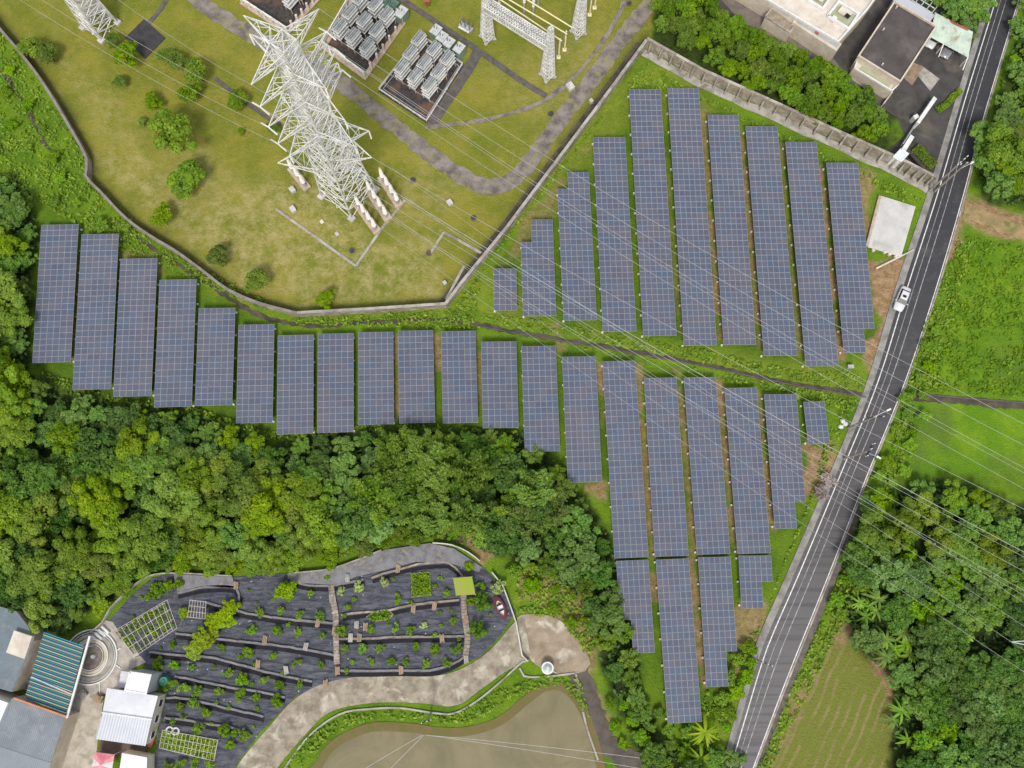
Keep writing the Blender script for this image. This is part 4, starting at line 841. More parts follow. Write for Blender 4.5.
# yellow green vines on frames and leafy beds
for i, (x, y, s, lab) in enumerate([(222, 617, 1.15, 'yellow green vine heap east of the small trellis, upper lobe'), (230, 608, .9, 'yellow green vine heap by the wood edge of the orchard'), (214, 622, .9, 'vine heap hanging over the terrace edge, middle lobe'), (202, 640, 1.15, 'yellow vine heap above the white shed, lower lobe'),
      (194, 650, .9, 'lowest yellow vine heap beside plank crossings'), (212, 634, .8, 'narrow vine heap between the two big vine lobes'), (184, 613, .6, 'small leafy heap at the west end of the small trellis'), (288, 590, 1.15, 'vivid yellow green heap under the wood, west of garden steps')]):
    tree('vine_heap', 'lime', x, y, s, lab, 'vine', 'vine heaps in the orchard', 1.2)
def bed(px, n, h, size, mat, label, name='planted_bed'):
    P = np.array(px, float); c = rng.uniform(P.min(0), P.max(0), (n*3, 2)); c = c[sdist(c[:, 0], c[:, 1], px) > 0][:n]
    Q = np.array([tuple(G(x, y, 0)) for x, y in c]); Q[:, 2] = rng.random(len(Q))*h+.05
    r = empty(name, G(*P.mean(0))); tag(r, label, 'plant bed'); Q[:, :2] -= np.array([r.location.x, r.location.y])
    link('foliage', leaf_mesh('foliage', [leaf_cloud(Q, np.tile([0, 0, 1.], (len(Q), 1)), size, 1.8, .6)], mat), r)
    mb = MB(); L = [p-Vector(r.location) for p in W(px)]; mb.ribbon(L+[L[0]], .06, .06, 0, .25); mb.build('bed_edge', M['conc'], r)
bed([(411.5, 573.5), (430, 572), (431, 595), (412, 597)], 900, .5, .25, FOL['fresh'], 'square bed of bright green leaves on the upper fabric terrace')
bed([oc(450, 255), oc(480, 235), oc(520, 228), oc(540, 245), oc(525, 262), oc(480, 268)], 350, .5, .22, FOL['fresh'], 'long low leafy bed growing over the brown terrace edge')

# ------------------------------------------------------------------ banana plants and the palm
def frond_mesh(name, n, L, wd, seed, mat, z=1.6, droop=.55, up=.5):
    r = random.Random(seed); V = []; Fc = []
    for k in range(n):
        a = 6.283*k/n*1.0+r.uniform(-.3, .3); l = L*r.uniform(.7, 1.1); seg = 7; d = Vector((math.cos(a), math.sin(a), 0)); s = Vector((-d.y, d.x, 0)); b = len(V)
        for i in range(seg+1):
            t = i/seg; c = d*l*t+Vector((0, 0, z+l*up*t-l*droop*1.6*t*t)); w_ = wd*math.sin(math.pi*min(1, t*.86+.1))*.5+.02
            V += [c-s*w_+Vector((0, 0, w_*.35)), c, c+s*w_+Vector((0, 0, w_*.35))]
        for i in range(seg):
            o = b+i*3; Fc += [(o, o+1, o+4, o+3), (o+1, o+2, o+5, o+4)]
    me = bpy.data.meshes.new(name); me.from_pydata([tuple(v) for v in V], [], Fc); me.materials.append(mat); return me
BF = [frond_mesh('leaves', 12, 2.4, .4, s, FOL['banana'], 1.9) for s in range(3)]; stem = MB(); stem.bar((0, 0, -.1), (0, 0, 2.0), .3, 0, .2, 8); STEM = stem.mesh('stem', M['bark'])
bpos = [(862, 603), (872, 607), (868, 617), (880, 600), (878, 612), (905, 633), (908, 645), (897, 652), (912, 655), (888, 658), (900, 662), (896, 722), (903, 712), (910, 741), (887, 640)]
def bb(x, y, lab, ri, i):
    p = G(x, y, 2.4); r = empty('banana_plant', (p.x, p.y, 0), random.random()*6); tag(r, lab, 'banana plant', 'banana plants beside the mown plot'); s = random.uniform(.65, 1.0)
    link('leaves', random.choice(BF), r, sc=s); link('stem', STEM, r, sc=s)
band_group(bpos, 14, lambda r, c: 'banana plant by the mown plot, rank %s down, %s from west' % (ORD[r], ORD[c]), bb)
PF = frond_mesh('fronds', 17, 3.2, .35, 9, FOL['lime'], 2.6, .5, .45)
for x, y, s, lab in ((706, 733, .85, 'fan of yellow green palm fronds below the longest southern table'), (702, 760, .8, 'smaller palm with bright fronds at the bottom edge, beside the larger palm')):
    p = G(x, y, 3); r = empty('palm', (p.x, p.y, 0)); tag(r, lab, 'palm'); link('fronds', PF, r, sc=s); link('trunk', STEM, r, sc=(1, 1, 1.3*s))

# ------------------------------------------------------------------ uncountable ground cover
def cover(name, polys, dens, hmin, hmax, size, mat, label, seed, avoid=()):
    r = np.random.default_rng(seed); Ps = []
    for poly in polys:
        P = np.array(poly, float); lo = np.maximum(P.min(0), -30); hi = np.minimum(P.max(0), (1060, 800)); n = int((hi[0]-lo[0])*(hi[1]-lo[1])*dens)
        c = r.uniform(lo, hi, (n, 2)); k = sdist(c[:, 0], c[:, 1], poly) > 0; c = c[k]
        f = vn(c[:, 0], c[:, 1], 9, seed)+.6*vn(c[:, 0], c[:, 1], 3.5, seed+1); c = c[f > r.uniform(.4, 1.1, len(f))]
        Ps.append(c)
    c = np.concatenate(Ps)
    Q = np.array([tuple(G(x, y, 0)) for x, y in c]); Q[:, 2] = r.uniform(hmin, hmax, len(Q))**1.0
    me = leaf_mesh(name, [leaf_cloud(Q, np.tile([0, 0, 1.], (len(Q), 1)), size*r.uniform(.6, 1.5, len(Q)), 1.9, .55, r)], mat); o = link(name, me); tag(o, label, 'undergrowth', kind='stuff')
cover('undergrowth', [WOOD_W, WOOD_E, TOPR], .12, .1, 1.0, .42, FOL['weeddark'], 'dark leafy undergrowth filling the gaps between the trees', 31)
GW = [[(-20, 30), (0, 30), (90, 165), (90, 185), (130, 224), (180, 257), (300, 319), (452, 311), (646, 62), (700, 96), (925, 200), (905, 204), (860, 178), (700, 100), (625, 90), (590, 130), (520, 220), (480, 270), (480, 330), (300, 325), (120, 250), (60, 215), (-20, 160)],
      [(440, 312), (520, 318), (700, 350), (800, 372), (866, 372), (862, 392), (790, 380), (600, 343), (470, 320)], [(480, 330), (600, 352), (860, 400), (850, 412), (700, 375), (560, 345)],
      [(38, 370), (72, 395), (112, 402), (190, 412), (236, 430), (275, 442), (400, 428), (520, 434), (522, 430), (400, 424), (270, 432), (190, 406), (110, 396)],
      [(705, 690), (740, 650), (770, 610), (778, 575), (806, 510), (826, 440), (842, 400), (856, 398), (784, 568), (732, 700), (707, 770), (690, 765)],
      [(845, 560), (870, 500), (905, 405), (925, 405), (900, 470), (875, 560), (845, 620), (760, 790), (748, 790), (830, 600)], [(905, 392), (925, 320), (955, 250), (975, 240), (950, 330), (935, 392)],
      [(284, 768), (306, 738), (345, 714), (400, 712), (450, 717), (500, 690), (545, 675), (580, 678), (590, 720), (562, 684), (525, 692), (470, 724), (375, 718), (332, 733), (300, 772)],
      [(508, 560), (560, 575), (600, 640), (590, 660), (560, 620), (520, 612)]]
cover('tall_weeds', GW, .42, .02, .5, .3, FOL['weed'], 'tall bright green weeds along the walls, ditches and verges', 32)
cover('field_grass', [FIELD2], .25, .02, .35, .32, FOL['weed'], 'rough bright grass covering the field east of the road', 33)
# ------------------------------------------------------------------ lattice pylons
NAD = (512.0, 570.0)
def lattice(mb, fn, h0, h1, n, w_, diag=True, ring=True):
    """X bracing on four faces; fn(z) -> four corner points"""
    for i in range(n):
        a = fn(h0+(h1-h0)*i/n); b = fn(h0+(h1-h0)*(i+1)/n)
        for k in range(4):
            j = (k+1) % 4
            mb.bar(a[k], b[j], w_); mb.bar(a[j], b[k], w_)
            if ring: mb.bar(b[k], b[j], w_*.9)
        if i % 3 == 1: mb.bar(b[0], b[2], w_*.8); mb.bar(b[1], b[3], w_*.8)
def arm(name, parent, corners_lo, corners_hi, tip, w_, mat):
    """crossarm: two lower and two upper chords meeting at the tip, with bracing"""
    mb = MB(); tip = Vector(tip); n = 3
    for c in corners_lo+corners_hi: mb.bar(c, tip, w_)
    for i in range(n):
        f, g = i/n, (i+1)/n
        P = [c.lerp(tip, f) for c in corners_lo+corners_hi]; Q = [c.lerp(tip, g) for c in corners_lo+corners_hi]
        mb.bar(P[0], Q[1], w_*.7); mb.bar(P[1], Q[0], w_*.7); mb.bar(P[0], Q[2], w_*.7); mb.bar(P[1], Q[3], w_*.7)
        mb.bar(P[2], Q[3], w_*.7)
        if i: mb.bar(P[0], P[1], w_*.7); mb.bar(P[0], P[2], w_*.7); mb.bar(P[1], P[3], w_*.7)
    mb.build(name, mat, parent)
def insul(parent, p, q, name='insulator'):
    p, q = Vector(p), Vector(q); mb = MB(); mb.bar(p, q, .1, 0, n=6)
    for i in range(9): c = p.lerp(q, (i+1)/10); d = (q-p).normalized()*.05; mb.bar(c-d, c+d, .24, 0, n=8)
    mb.build(name, M['insul'], parent)
def pylon(base_px, hw, top_hw, Ht, ang, label, levels, mat, wl=.2, bend=.62, peaks=True, name='pylon'):
    p0 = G(*base_px); r = empty(name, (p0.x, p0.y, 0), ang); tag(r, label, 'pylon')
    zb = Ht*bend
    def hwz(z): return hw+(top_hw*1.5-hw)*z/zb if z < zb else top_hw*1.5+(top_hw-top_hw*1.5)*(z-zb)/(Ht-zb)
    def fn(z): a = hwz(z); return [Vector((x*a, y*a, z)) for x, y in ((-1, -1), (1, -1), (1, 1), (-1, 1))]
    for k in range(4):
        mb = MB(); mb.bar(fn(0)[k], fn(zb)[k], wl*1.5); mb.bar(fn(zb)[k], fn(Ht)[k], wl*1.2); mb.build('leg', mat, r)
        mb = MB(); c = fn(0)[k]; mb.box((c.x, c.y, .2), (1.1, 1.1, .5)); mb.build('footing', M['conc_light'], r)
    mb = MB(); lattice(mb, fn, 0, zb, 9, wl*.75); lattice(mb, fn, zb, Ht, 14, wl*.7)
    f2 = lambda z: [(a+b)/2 for a, b in zip(fn(z), fn(z)[1:]+fn(z)[:1])]
    lattice(mb, f2, 0, zb, 7, wl*.55); mb.build('bracing', mat, r)
    tips = []
    for (z, L, dx, dy, ins) in levels:
        a = hwz(z); d = Vector((dx, dy, 0)).normalized(); s = Vector((-d.y, d.x, 0))
        lo = [d*a+s*a+Vector((0, 0, z)), d*a-s*a+Vector((0, 0, z))]; hi = [v+Vector((0, 0, 1.4))-d*.2 for v in lo]
        tip = d*(a+L)+Vector((0, 0, z+.3)); arm('crossarm', r, lo, hi, tip, wl*.75, mat)
        if ins == 1: insul(r, tip, tip+Vector((0, 0, -2.6)))
        if ins == 2:
            for sg in (1, -1): insul(r, tip, tip+Vector((s.x*sg*1.5, s.y*sg*1.5, -.5)))
        tips.append(Matrix.Translation(r.location)@Matrix.Rotation(ang, 4, 'Z')@tip)
    return r, tips
# big white tower: the arms run north-east / south-west in the picture, with smaller arms along the line
A0 = G(322, 197); A1 = G(352, 219); A2 = G(376, 190); ce = (A0+A2)/2; side = (A1-A0).length
angT = math.atan2((A1-A0).y, (A1-A0).x)       # local +x runs along the line (south-east), local +y across it (north-east)
lev = [(27.5, 5.3, 0, 1, 2), (27.5, 5.6, 0, -1, 2), (32.0, 5.6, 0, 1, 2), (32.0, 5.8, 0, -1, 2), (36.5, 5.2, 0, 1, 2), (36.5, 5.6, 0, -1, 2), (41.0, 5.4, 0, 1, 0), (41.0, 5.4, 0, -1, 0),
       (41.3, 5.6, -1, 0, 0), (37.0, 6.2, -1, 0, 1), (37.0, 4.0, 1, 0, 1), (31.0, 5.5, 1, 0, 1), (24.0, 5.2, 1, 0, 1), (23.0, 4.6, 0, -1, 1), (24.0, 5.0, -1, 0, 1), (13.0, 6.2, -1, -1, 0), (19.0, 4.6, 1, 1, 1), (16.0, 4.6, 1, .4, 0), (34.3, 4.6, 0, 1, 1), (29.7, 5.0, 0, 1, 1)]
lev = [(z*1.09, l, x, y, q) for z, l, x, y, q in lev]
mtx = (A0+A2)/2; bp = PX(mtx.x, mtx.y); T1, tips1 = pylon(tuple(float(v) for v in bp), side/2, 1.15, 46.2, angT, 'huge white lattice pylon with many crossarms on the substation lawn', lev, M['white_metal'], .14)
# second tower at the top edge, only its feet and lower body in view
B1, B2 = G(118, 23), G(102, 41); sd2 = (B1-B2).length; ang2 = math.atan2((B1-B2).y, (B1-B2).x); up = Vector((-(B1-B2).y, (B1-B2).x, 0)).normalized(); c2 = (B1+B2)/2+up*sd2/2
bp2 = PX(c2.x, c2.y); T2, tips2 = pylon(tuple(float(v) for v in bp2), sd2/2, .8, 30, ang2, 'white pylon at the top edge of the lawn, only its lower legs showing', [(22, 4, 1, 0, 1), (22, 4, -1, 0, 1), (26, 4, 1, 0, 1), (26, 4, -1, 0, 1)], M['white_metal'], .17)
# third tower among the trees on the east, one arm reaches into view
T3, tips3 = pylon((1030, 640), 1.6, .8, 24, math.radians(-4), 'pale grey lattice tower in the eastern wood with one arm reaching out above the trees', [(12.5, 8.6, -1, 0, 0), (12.5, 8.6, 1, 0, 0), (17, 7, -1, .6, 0)], M['steel'], .16)

# ------------------------------------------------------------------ conductors
def cable(a, b, sag, rad, label, group, mat=None):
    a, b = Vector(a), Vector(b); mb = MB(); n = 22; P = []
    for i in range(n+1):
        t = i/n; p = a.lerp(b, t); p.z -= 4*sag*t*(1-t); P.append(p-a)
    for i in range(n): mb.bar(P[i], P[i+1], rad*2, 0, n=4)
    o = mb.build('power_line', mat or M['wire'], None, a); tag(o, label, 'power line', group)
starts = [tips1[i] for i in (6, 4, 2, 0, 7, 5, 3, 1)]
ends = [(1100, 462), (1100, 484), (1100, 508), (1100, 530), (1100, 546), (1100, 592), (1100, 612), (1100, 632)]
for i, (a, e) in enumerate(zip(starts, ends)):
    cable(a, G(*e, 36), 5, .017 if i != 5 else .028, 'long pale conductor from the big pylon across the solar tables, %s from the north' % ORD[i+1], 'conductors crossing the solar tables')
    if i in (2, 5, 7):
        cable(a+Vector((0, 0, -.5)), G(e[0], e[1]+5, 35.5), 5.4, .015, 'thinner twin conductor just south of the %s long conductor' % ORD[i+1], 'conductors crossing the solar tables')
low_st = [((392, 168), (1100, 652)), ((405, 196), (1100, 676)), ((388, 212), (1100, 700)), ((378, 226), (1100, 722))]
for i, (s_, e) in enumerate(low_st): cable(G(*s_, 8), G(*e, 34), 3.5, .015, 'lower conductor rising from the white bushings at the pylon foot, %s from the north' % ORD[i+1], 'conductors rising from the bushings')
for i, (s_, t_) in enumerate((((60, -45), 7), ((40, -20), 5), ((36, -4), 3), ((20, 0), 1))): cable(G(*s_, 34), tips1[t_], 2.5, .017, 'conductor from the top left tower to the big pylon, %s from the north' % ORD[i+1], 'conductors between the two white pylons')

# ------------------------------------------------------------------ cable terminations at the tower foot
for i, (a, b, n) in enumerate((((381, 177), (400, 207), 4), ((368, 189), (389, 221), 4), ((357, 204), (378, 233), 4), ((291, 168), (308, 190), 3))):
    A = G(*a); B = G(*b); r = empty('cable_termination', A); tag(r, 'row of white cable bushings on a tan plinth at the pylon foot, %s' % ('northern row', 'middle row', 'southern row', 'western row')[i], 'cable bushings', 'cable bushings at the pylon foot')
    d = B-A; mb = MB(); mb.ribbon([Vector((0, 0, 0)), d], .75, .75, 0, .5); mb.build('plinth', M['footing'], r)
    for k in range(n):
        c = d*((k+.6)/n); mb = MB(); mb.bar(c+Vector((0, 0, .5)), c+Vector((0, 0, 2.0)), .55, 0, .5, 8); mb.build('base_tank', M['steel'], r)
        mb = MB(); mb.bar(c+Vector((0, 0, 2.0)), c+Vector((0, 0, 5.4)), .5, 0, .2, 8)
        for q in range(7): z = 2.2+q*.42; mb.bar(c+Vector((0, 0, z)), c+Vector((0, 0, z+.08)), .8-q*.06, 0, n=10)
        mb.build('bushing', M['insul'], r)
for i, (x, y, lab) in enumerate([(293, 191, 'upper of two small white cabinets left of the pylon foot'), (293.5, 210.5, 'lower of two small white cabinets left of the pylon foot'), (322, 222, 'small pale slab inside the kerbed corner'), (337, 234, 'second small pale slab further into the kerbed corner'),
      (450, 204, 'lone small white cabinet on the lawn right of the pylon'), (570, 88, 'pale grey cabinet beside the gravel track'), (591, 102.5, 'small white block at the foot of the tall wall'), (445, 284, 'little grey meter box near the wall corner')]):
    s = .75 if i < 2 or i == 4 else (1.0 if i == 5 else .5); h = .8 if i not in (2, 3) else .12; mb = MB()
    mb.box((0, 0, h/2), (s*1.1, s*1.3, h), .6); mb.box((0, 0, h+.03), (s*1.2, s*1.4, .05), .6); tag(mb.build('small_cabinet', M['conc_light'] if i != 7 else M['steel'], None, G(x, y)), lab, 'cabinet')
for i, (x, y, lab) in enumerate([(352, 250.5, 'dark manhole inside the kerbed corner'), (413, 180, 'rusty manhole on the lawn right of the pylon'), (473.5, 218, 'dark manhole near the middle of the right lawn'), (429, 253, 'dark manhole at the end of the thin kerb'), (551, 114, 'dark manhole between gravel track and the little path'), (629, 3.5, 'dark manhole at the top of the track')]):
    mb = MB(); q = 20; mb.poly([(math.cos(t*6.283/q)*.55, math.sin(t*6.283/q)*.55) for t in range(q)], 0, .08); mb.poly([(math.cos(t*6.283/q)*.4, math.sin(t*6.283/q)*.4) for t in range(q)], .08, .11, 1)
    tag(mb.build('manhole_cover', [M['trench'], M['gravel_dark']], None, G(x, y)), lab, 'manhole')

# ------------------------------------------------------------------ capacitor banks
def bank(quad, label, racks, fence):
    P = W(quad); c = sum(P, Vector())/4; r = empty('capacitor_bank_pad', (c.x, c.y, 0)); tag(r, label, 'equipment pad')
    L = [p-c for p in P]; mb = MB(); mb.poly(L, -.1, .06); mb.build('gravel_bed', M['gravel_dark'], r)
    if fence == 'rails':
        for k, s in enumerate((.97, .88)):
            mb = MB(); Q = [p*s for p in L]
            for i in range(4):
                a, b = Q[i], Q[(i+1) % 4]; 
                for z in ((.9, .5) if k == 0 else (.25,)): mb.bar(a+Vector((0, 0, z)), b+Vector((0, 0, z)), .09)
                n = 7
                for j in range(n): q = a.lerp(b, j/n); mb.bar(q, q+Vector((0, 0, .95 if k == 0 else .25)), .08)
            mb.build('railing', M['white_metal'] if k == 0 else M['steel'], r)
    else:
        mb = MB(); Q = [p*.97 for p in L]; mb.ribbon(Q+[Q[0]], .45, .45, .06, .3); mb.build('kerb_beam', M['footing'], r)
        for i in range(4):
            a, b = Q[i], Q[(i+1) % 4]; n = 6
            for j in range(n): q = a.lerp(b, j/n); m2 = MB(); m2.bar(q, q+Vector((0, 0, 1.9)), .42, 0, .36); m2.build('post', M['cream_light'], r)
            if i in (2, 3):
                m2 = MB(); m2.bar(a+Vector((0, 0, 1.9)), b+Vector((0, 0, 1.9)), .22); m2.bar(a+Vector((0, 0, 1.3)), b+Vector((0, 0, 1.3)), .12); m2.build('top_rail', M['white_metal'], r)
def rack(x, y, ang, label, group):
    p = G(x, y, 1.2); r = empty('capacitor_rack', (p.x, p.y, 0), ang); tag(r, label, 'capacitor rack', group)
    mb = MB()
    for sx in (-.7, .7):
        for sy in (-1.15, 1.15): mb.bar((sx, sy, 0), (sx, sy, 1.5), .22, 0, .16, 6)
    mb.build('support_insulators', M['footing'], r)
    for t in range(3):
        z = 1.5+t*1.0; m2 = MB()
        for sx in (-.72, 0, .72): m2.box((sx, 0, z), (.14, 2.7, .16))
        for sy in (-1.3, 1.3): m2.box((0, sy, z), (1.6, .12, .14))
        m2.build('tier_frame', M['white_metal'], r)
        for sx in (-.38, .38):
            m3 = MB(); m3.box((sx, 0, z+.36), (.52, 2.5, .56)); 
            for q in range(7): m3.box((sx, -1.2+q*.4, z+.36), (.56, .05, .6))
            m3.box((sx, 0, z+.70), (.3, 2.3, .1), 0, 1); m3.build('capacitor_row', [M['caprack'], M['capdark']], r)
rx = math.atan2((G(457, 70)-G(420, 90)).y, (G(457, 70)-G(420, 90)).x)
bank([(421, 36), (464, 65), (427, 123.5), (378, 91)], 'dark gravel pad with white railings under the eastern capacitor racks', 9, 'rails')
n_ = 0
for c_, (ax, ay, bx, by) in enumerate([(403, 74, 422, 43), (416, 83, 437, 53), (430, 92, 450, 62)]):
    for k in range(3):
        f = (k+.02)/2.25; rack(ax+(bx-ax)*f, ay+(by-ay)*f, math.radians(-36), 'tiered capacitor rack on the railed pad, column %s from west, %s from the south' % (ORD[c_+1], ORD[k+1]), 'capacitor racks on the railed pad')
bank([(370, -32), (404, 24), (365, 79), (323, 48)], 'dark gravel pad with cream concrete posts under the middle capacitor racks', 9, 'posts')
for c_, (ax, ay, bx, by) in enumerate([(342, 34, 362, 6), (355, 43, 377, 12), (369, 53, 388, 22)]):
    for k in range(3):
        f = k/2.; rack(ax+(bx-ax)*f, ay+(by-ay)*f, math.radians(-36), 'tiered capacitor rack on the posted pad, column %s from west, %s from the south' % (ORD[c_+1], ORD[k+1]), 'capacitor racks on the posted pad')
bank([(270, -40), (320, -2), (288, 34), (242, 4)], 'dark gravel pad cut by the top edge, beside the pylon head', 9, 'posts')
for c_, (x, y) in enumerate([(292, 3), (282, -8), (303, -6)]): rack(x, y, math.radians(-36), 'tiered capacitor rack at the top edge behind the pylon head, %s from the west' % ORD[(2, 1, 3)[c_]], 'capacitor racks at the top edge')
# green switch cubicles
def cubicle(x, y, wd, dp, h, mat, label, ang=math.radians(-35)):
    p = G(x, y, h); r = empty('switch_cubicle', (p.x, p.y, 0), ang); tag(r, label, 'switchgear', 'green switch cubicles'); mb = MB()
    mb.box((0, 0, h/2), (wd, dp, h)); mb.build('housing', mat, r)
    mb = MB(); mb.box((0, 0, h+.08), (wd*1.05, dp*1.05, .12)); mb.box((wd*.2, 0, h+.25), (wd*.3, dp*.4, .25)); mb.build('roof', M['caprack'] if mat is M['greengrey'] else M['greendark'], r)
    for s in (-.3, .1):
        m2 = MB(); m2.bar((s*wd, .1, h+.14), (s*wd, .1, h+1.0), .22, 0, .12, 7); m2.build('bushing', M['capdark'], r)
for i, (x, y) in enumerate([(436, 30), (442, 37), (449, 42.5), (459, 48)]): cubicle(x, y, 1.5, 1.9, 2.0+.15*i, M['greengrey'], 'grey green switch cubicle beside the cable trench, %s from the west' % ORD[i+1])
for i, (x, y) in enumerate([(375, -6), (384, 0), (392, 5), (401, 12)]): cubicle(x, y, 1.6, 2.2, 2.2, M['greendark'] if i < 3 else M['greengrey'], 'dark green switch cubicle at the top edge, %s from the west' % ORD[i+1])
p = G(466, 26, 1.4); r = empty('circuit_breaker', (p.x, p.y, 0), math.radians(-32)); tag(r, 'grey circuit breaker with white front beam beside the lattice column', 'circuit breaker')
mb = MB(); mb.box((0, 0, .8), (2.6, .9, 1.0)); mb.build('housing', M['steel'], r); mb = MB(); mb.box((0, -.75, 1.25), (2.2, .35, .2)); mb.build('front_beam', M['white_metal'], r)
for q in range(3):
    for s in (-.2, .35): mb = MB(); mb.bar((-.9+q*.9, s, 1.3), (-1.0+q*.95, s*2.0, 2.9), .3, 0, .16, 7); mb.build('bushing', M['capdark'], r)
# red tank
p = G(427, 1, 1); r = empty('fire_hydrant_box', (p.x, p.y, 0)); tag(r, 'small rust red apparatus at the top edge above the trench', 'apparatus'); mb = MB(); mb.box((0, 0, .6), (.9, .7, 1.2)); mb.box((0, 0, 1.25), (1.05, .85, .1)); mb.build('housing', M['red'], r)

# ------------------------------------------------------------------ lattice portal and bus bars
def column(px, h, hw, label, top=.3):
    p = G(*px); r = empty('portal_column', (p.x, p.y, 0), math.radians(32)); tag(r, label, 'lattice column', 'white lattice columns of the portal')
    def fn(z): a = hw+(top-hw)*z/h; return [Vector((x*a, y*a, z)) for x, y in ((-1, -1), (1, -1), (1, 1), (-1, 1))]
    mb = MB()
    for k in range(4): mb.bar(fn(0)[k], fn(h)[k], .16)
    mb.build('legs', M['white_metal'], r); mb = MB(); lattice(mb, fn, 0, h, 14, .11); mb.build('bracing', M['white_metal'], r)
    mb = MB()
    for k in range(4): c = fn(0)[k]; mb.box((c.x, c.y, .12), (.5, .5, .3))
    mb.build('footing', M['steel'], r); return p
h1 = 14.6
cA = column((487.5, 38), h1, .95, 'white lattice portal column left of the others, feet beside the breaker'); cB = column((547.5, 76), h1, .95, 'white lattice portal column standing farthest south on the lawn'); cC = column((578, 33), 15, .95, 'white lattice portal column at the east end of the bus bars')
def beam(a, b, z, w_, label):
    a = Vector((a.x, a.y, z)); b = Vector((b.x, b.y, z)); r = empty('portal_beam', a); tag(r, label, 'lattice beam'); d = b-a; n = 26; u = d.normalized(); s = Vector((-u.y, u.x, 0))*w_/2; up_ = Vector((0, 0, w_*.8)); mb = MB()
    ch = [s, -s, s+up_, -s+up_]
    for c in ch: mb.bar(c, d+c, .16)
    mb.build('chords', M['white_metal'], r); mb = MB()
    for i in range(n):
        f, g = d*(i/n), d*((i+1)/n)
        for x, y in ((0, 1), (2, 3), (0, 2), (1, 3)): mb.bar(f+ch[x], g+ch[y], .11); mb.bar(f+ch[y], g+ch[x], .11)
    mb.build('bracing', M['white_metal'], r)
beam(cA, cB, 9.0, 1.9, 'white lattice beam joining two portal columns above the lawn')
for i, (a, b) in enumerate((((505, -14), (573, 28)), ((503, -4), (567, 34)), ((498, -2), (562, 41)))):
    A = G(*a, 6); B = G(*b, 6); mb = MB(); mb.bar(Vector(), B-A, .24, 0, n=8); tag(mb.build('bus_bar', M['yellowpipe'], None, A), 'cream tubular bus bar beside the lattice beam, %s from the north' % ORD[i+1], 'bus bar', 'tubular bus bars')
for i, (x, y, h) in enumerate([(558.5, 57.5, 5.8), (564.5, 50, 5.8), (589.5, 15, 5.5), (594.5, 8, 5.5), (599.5, 20.5, 6)]):
    if i == 4: continue
    r = empty('bus_support', G(x, y)); tag(r, 'cream post carrying the bus bar end, %s from the south west' % ORD[i+1], 'support post', 'bus bar support posts'); mb = MB(); mb.bar((0, 0, 0), (0, 0, h*.7), .3, 0, n=8); mb.bar((0, 0, 0), (0, 0, .15), .7); mb.build('post', M['yellowpipe'], r)
    mb = MB(); mb.bar((0, 0, h*.7), (0, 0, h), .26, 0, n=8); mb.build('insulator', M['insul'], r)
for i, (x, y) in enumerate([(524, 12), (533, 16), (538, 5), (499.5, 20.5)]):
    r = empty('bus_support', G(x, y)); tag(r, 'white post insulator %s near the lattice beam' % ('under the beam middle', 'just east of the beam middle', 'north of the bus bars', 'south of the beam, beside its west column')[i], 'support post', 'post insulators'); mb = MB(); mb.bar((0, 0, 0), (0, 0, 2.6), .32); mb.build('post', M['steel'], r)
    mb = MB(); mb.bar((0, 0, 2.6), (0, 0, 5.8), .32, 0, .2, 8)
    for q in range(6): mb.bar((0, 0, 2.9+q*.45), (0, 0, 3.0+q*.45), .5, 0, n=8)
    mb.build('insulator', M['insul'], r)
# ------------------------------------------------------------------ buildings
def loc(P, c): return [p-c for p in P]
def block(px, z, name, wallm, roofm, label, cat='building', parapet=0, pm=None, z0=0, trim=.0):
    """building whose roof corners are seen at px at height z"""
    P = W(px, z); c = Vector((sum(p.x for p in P)/len(P), sum(p.y for p in P)/len(P), 0)); r = empty(name, c); tag(r, label, cat); L = loc(P, c)
    mb = MB(); mb.poly(L, z0, z-.05, 0); mb.build('wall', wallm, r)
    mb = MB(); g = 1+trim; mb.poly([p*g for p in L], z-.047, z+.03); mb.build('roof', roofm, r)
    if parapet: mb = MB(); Q = [p*.985 for p in L]; A = Q+[Q[0], Q[1]]; mb.ribbon(Q+[Q[0]], .14, .14, z+.033, z+parapet); mb.build('parapet', pm or wallm, r)
    return r, c
def windows(r, c, a, b, z0, z1, n, wd, sill=True):
    """windows on the wall between pixel corners a-b (given at the roof height zr=a[2])"""
    A = G(a[0], a[1], a[2])-c; B = G(b[0], b[1], b[2])-c; A.z = B.z = 0; d = (B-A); u = d.normalized(); o = Vector((u.y, -u.x, 0)); o = o if (A+o*.1).length > (A-o*.1).length else -o
    for k in range(n):
        p = A+d*((k+.5)/n)+o*.03; ang = math.atan2(u.y, u.x); f = MB(); f.box((0, 0, 0), (wd+.16, .08, z1-z0+.16)); fo = f.build('window', M['white'], r, p+Vector((0, 0, (z0+z1)/2)), ang)
        s = 1 if Matrix.Rotation(ang, 3, 'Z')@Vector((0, 1, 0)) @ o > 0 else -1
        g = MB(); g.box((0, .045*s, 0), (wd, .02, z1-z0)); g.build('pane', M['glassdark'], fo)
        if sill: g = MB(); g.box((0, .09*s, -(z1-z0)/2-.12), (wd+.3, .2, .06)); g.build('sill', M['conc'], fo)
r, c = block([(700, -75), (735, -18), (758, -4), (796, 19), (838, 43.5), (867, 11), (892, -24), (850, -90)], 4.2, 'office_building', M['cream'], M['cream_light'], 'large cream building with pale roof and sunken green courts at the top edge', parapet=.5, pm=M['white'])
windows(r, c, (796, 19, 4.2), (838, 43.5, 4.2), 1.0, 2.2, 5, 1.1)
def roofsheet(parent, c, px, z, mat, name, dz=.05):
    mb = MB(); mb.poly(loc(W(px, z), c), z-.02, z+dz); return mb.build(name, mat, parent)
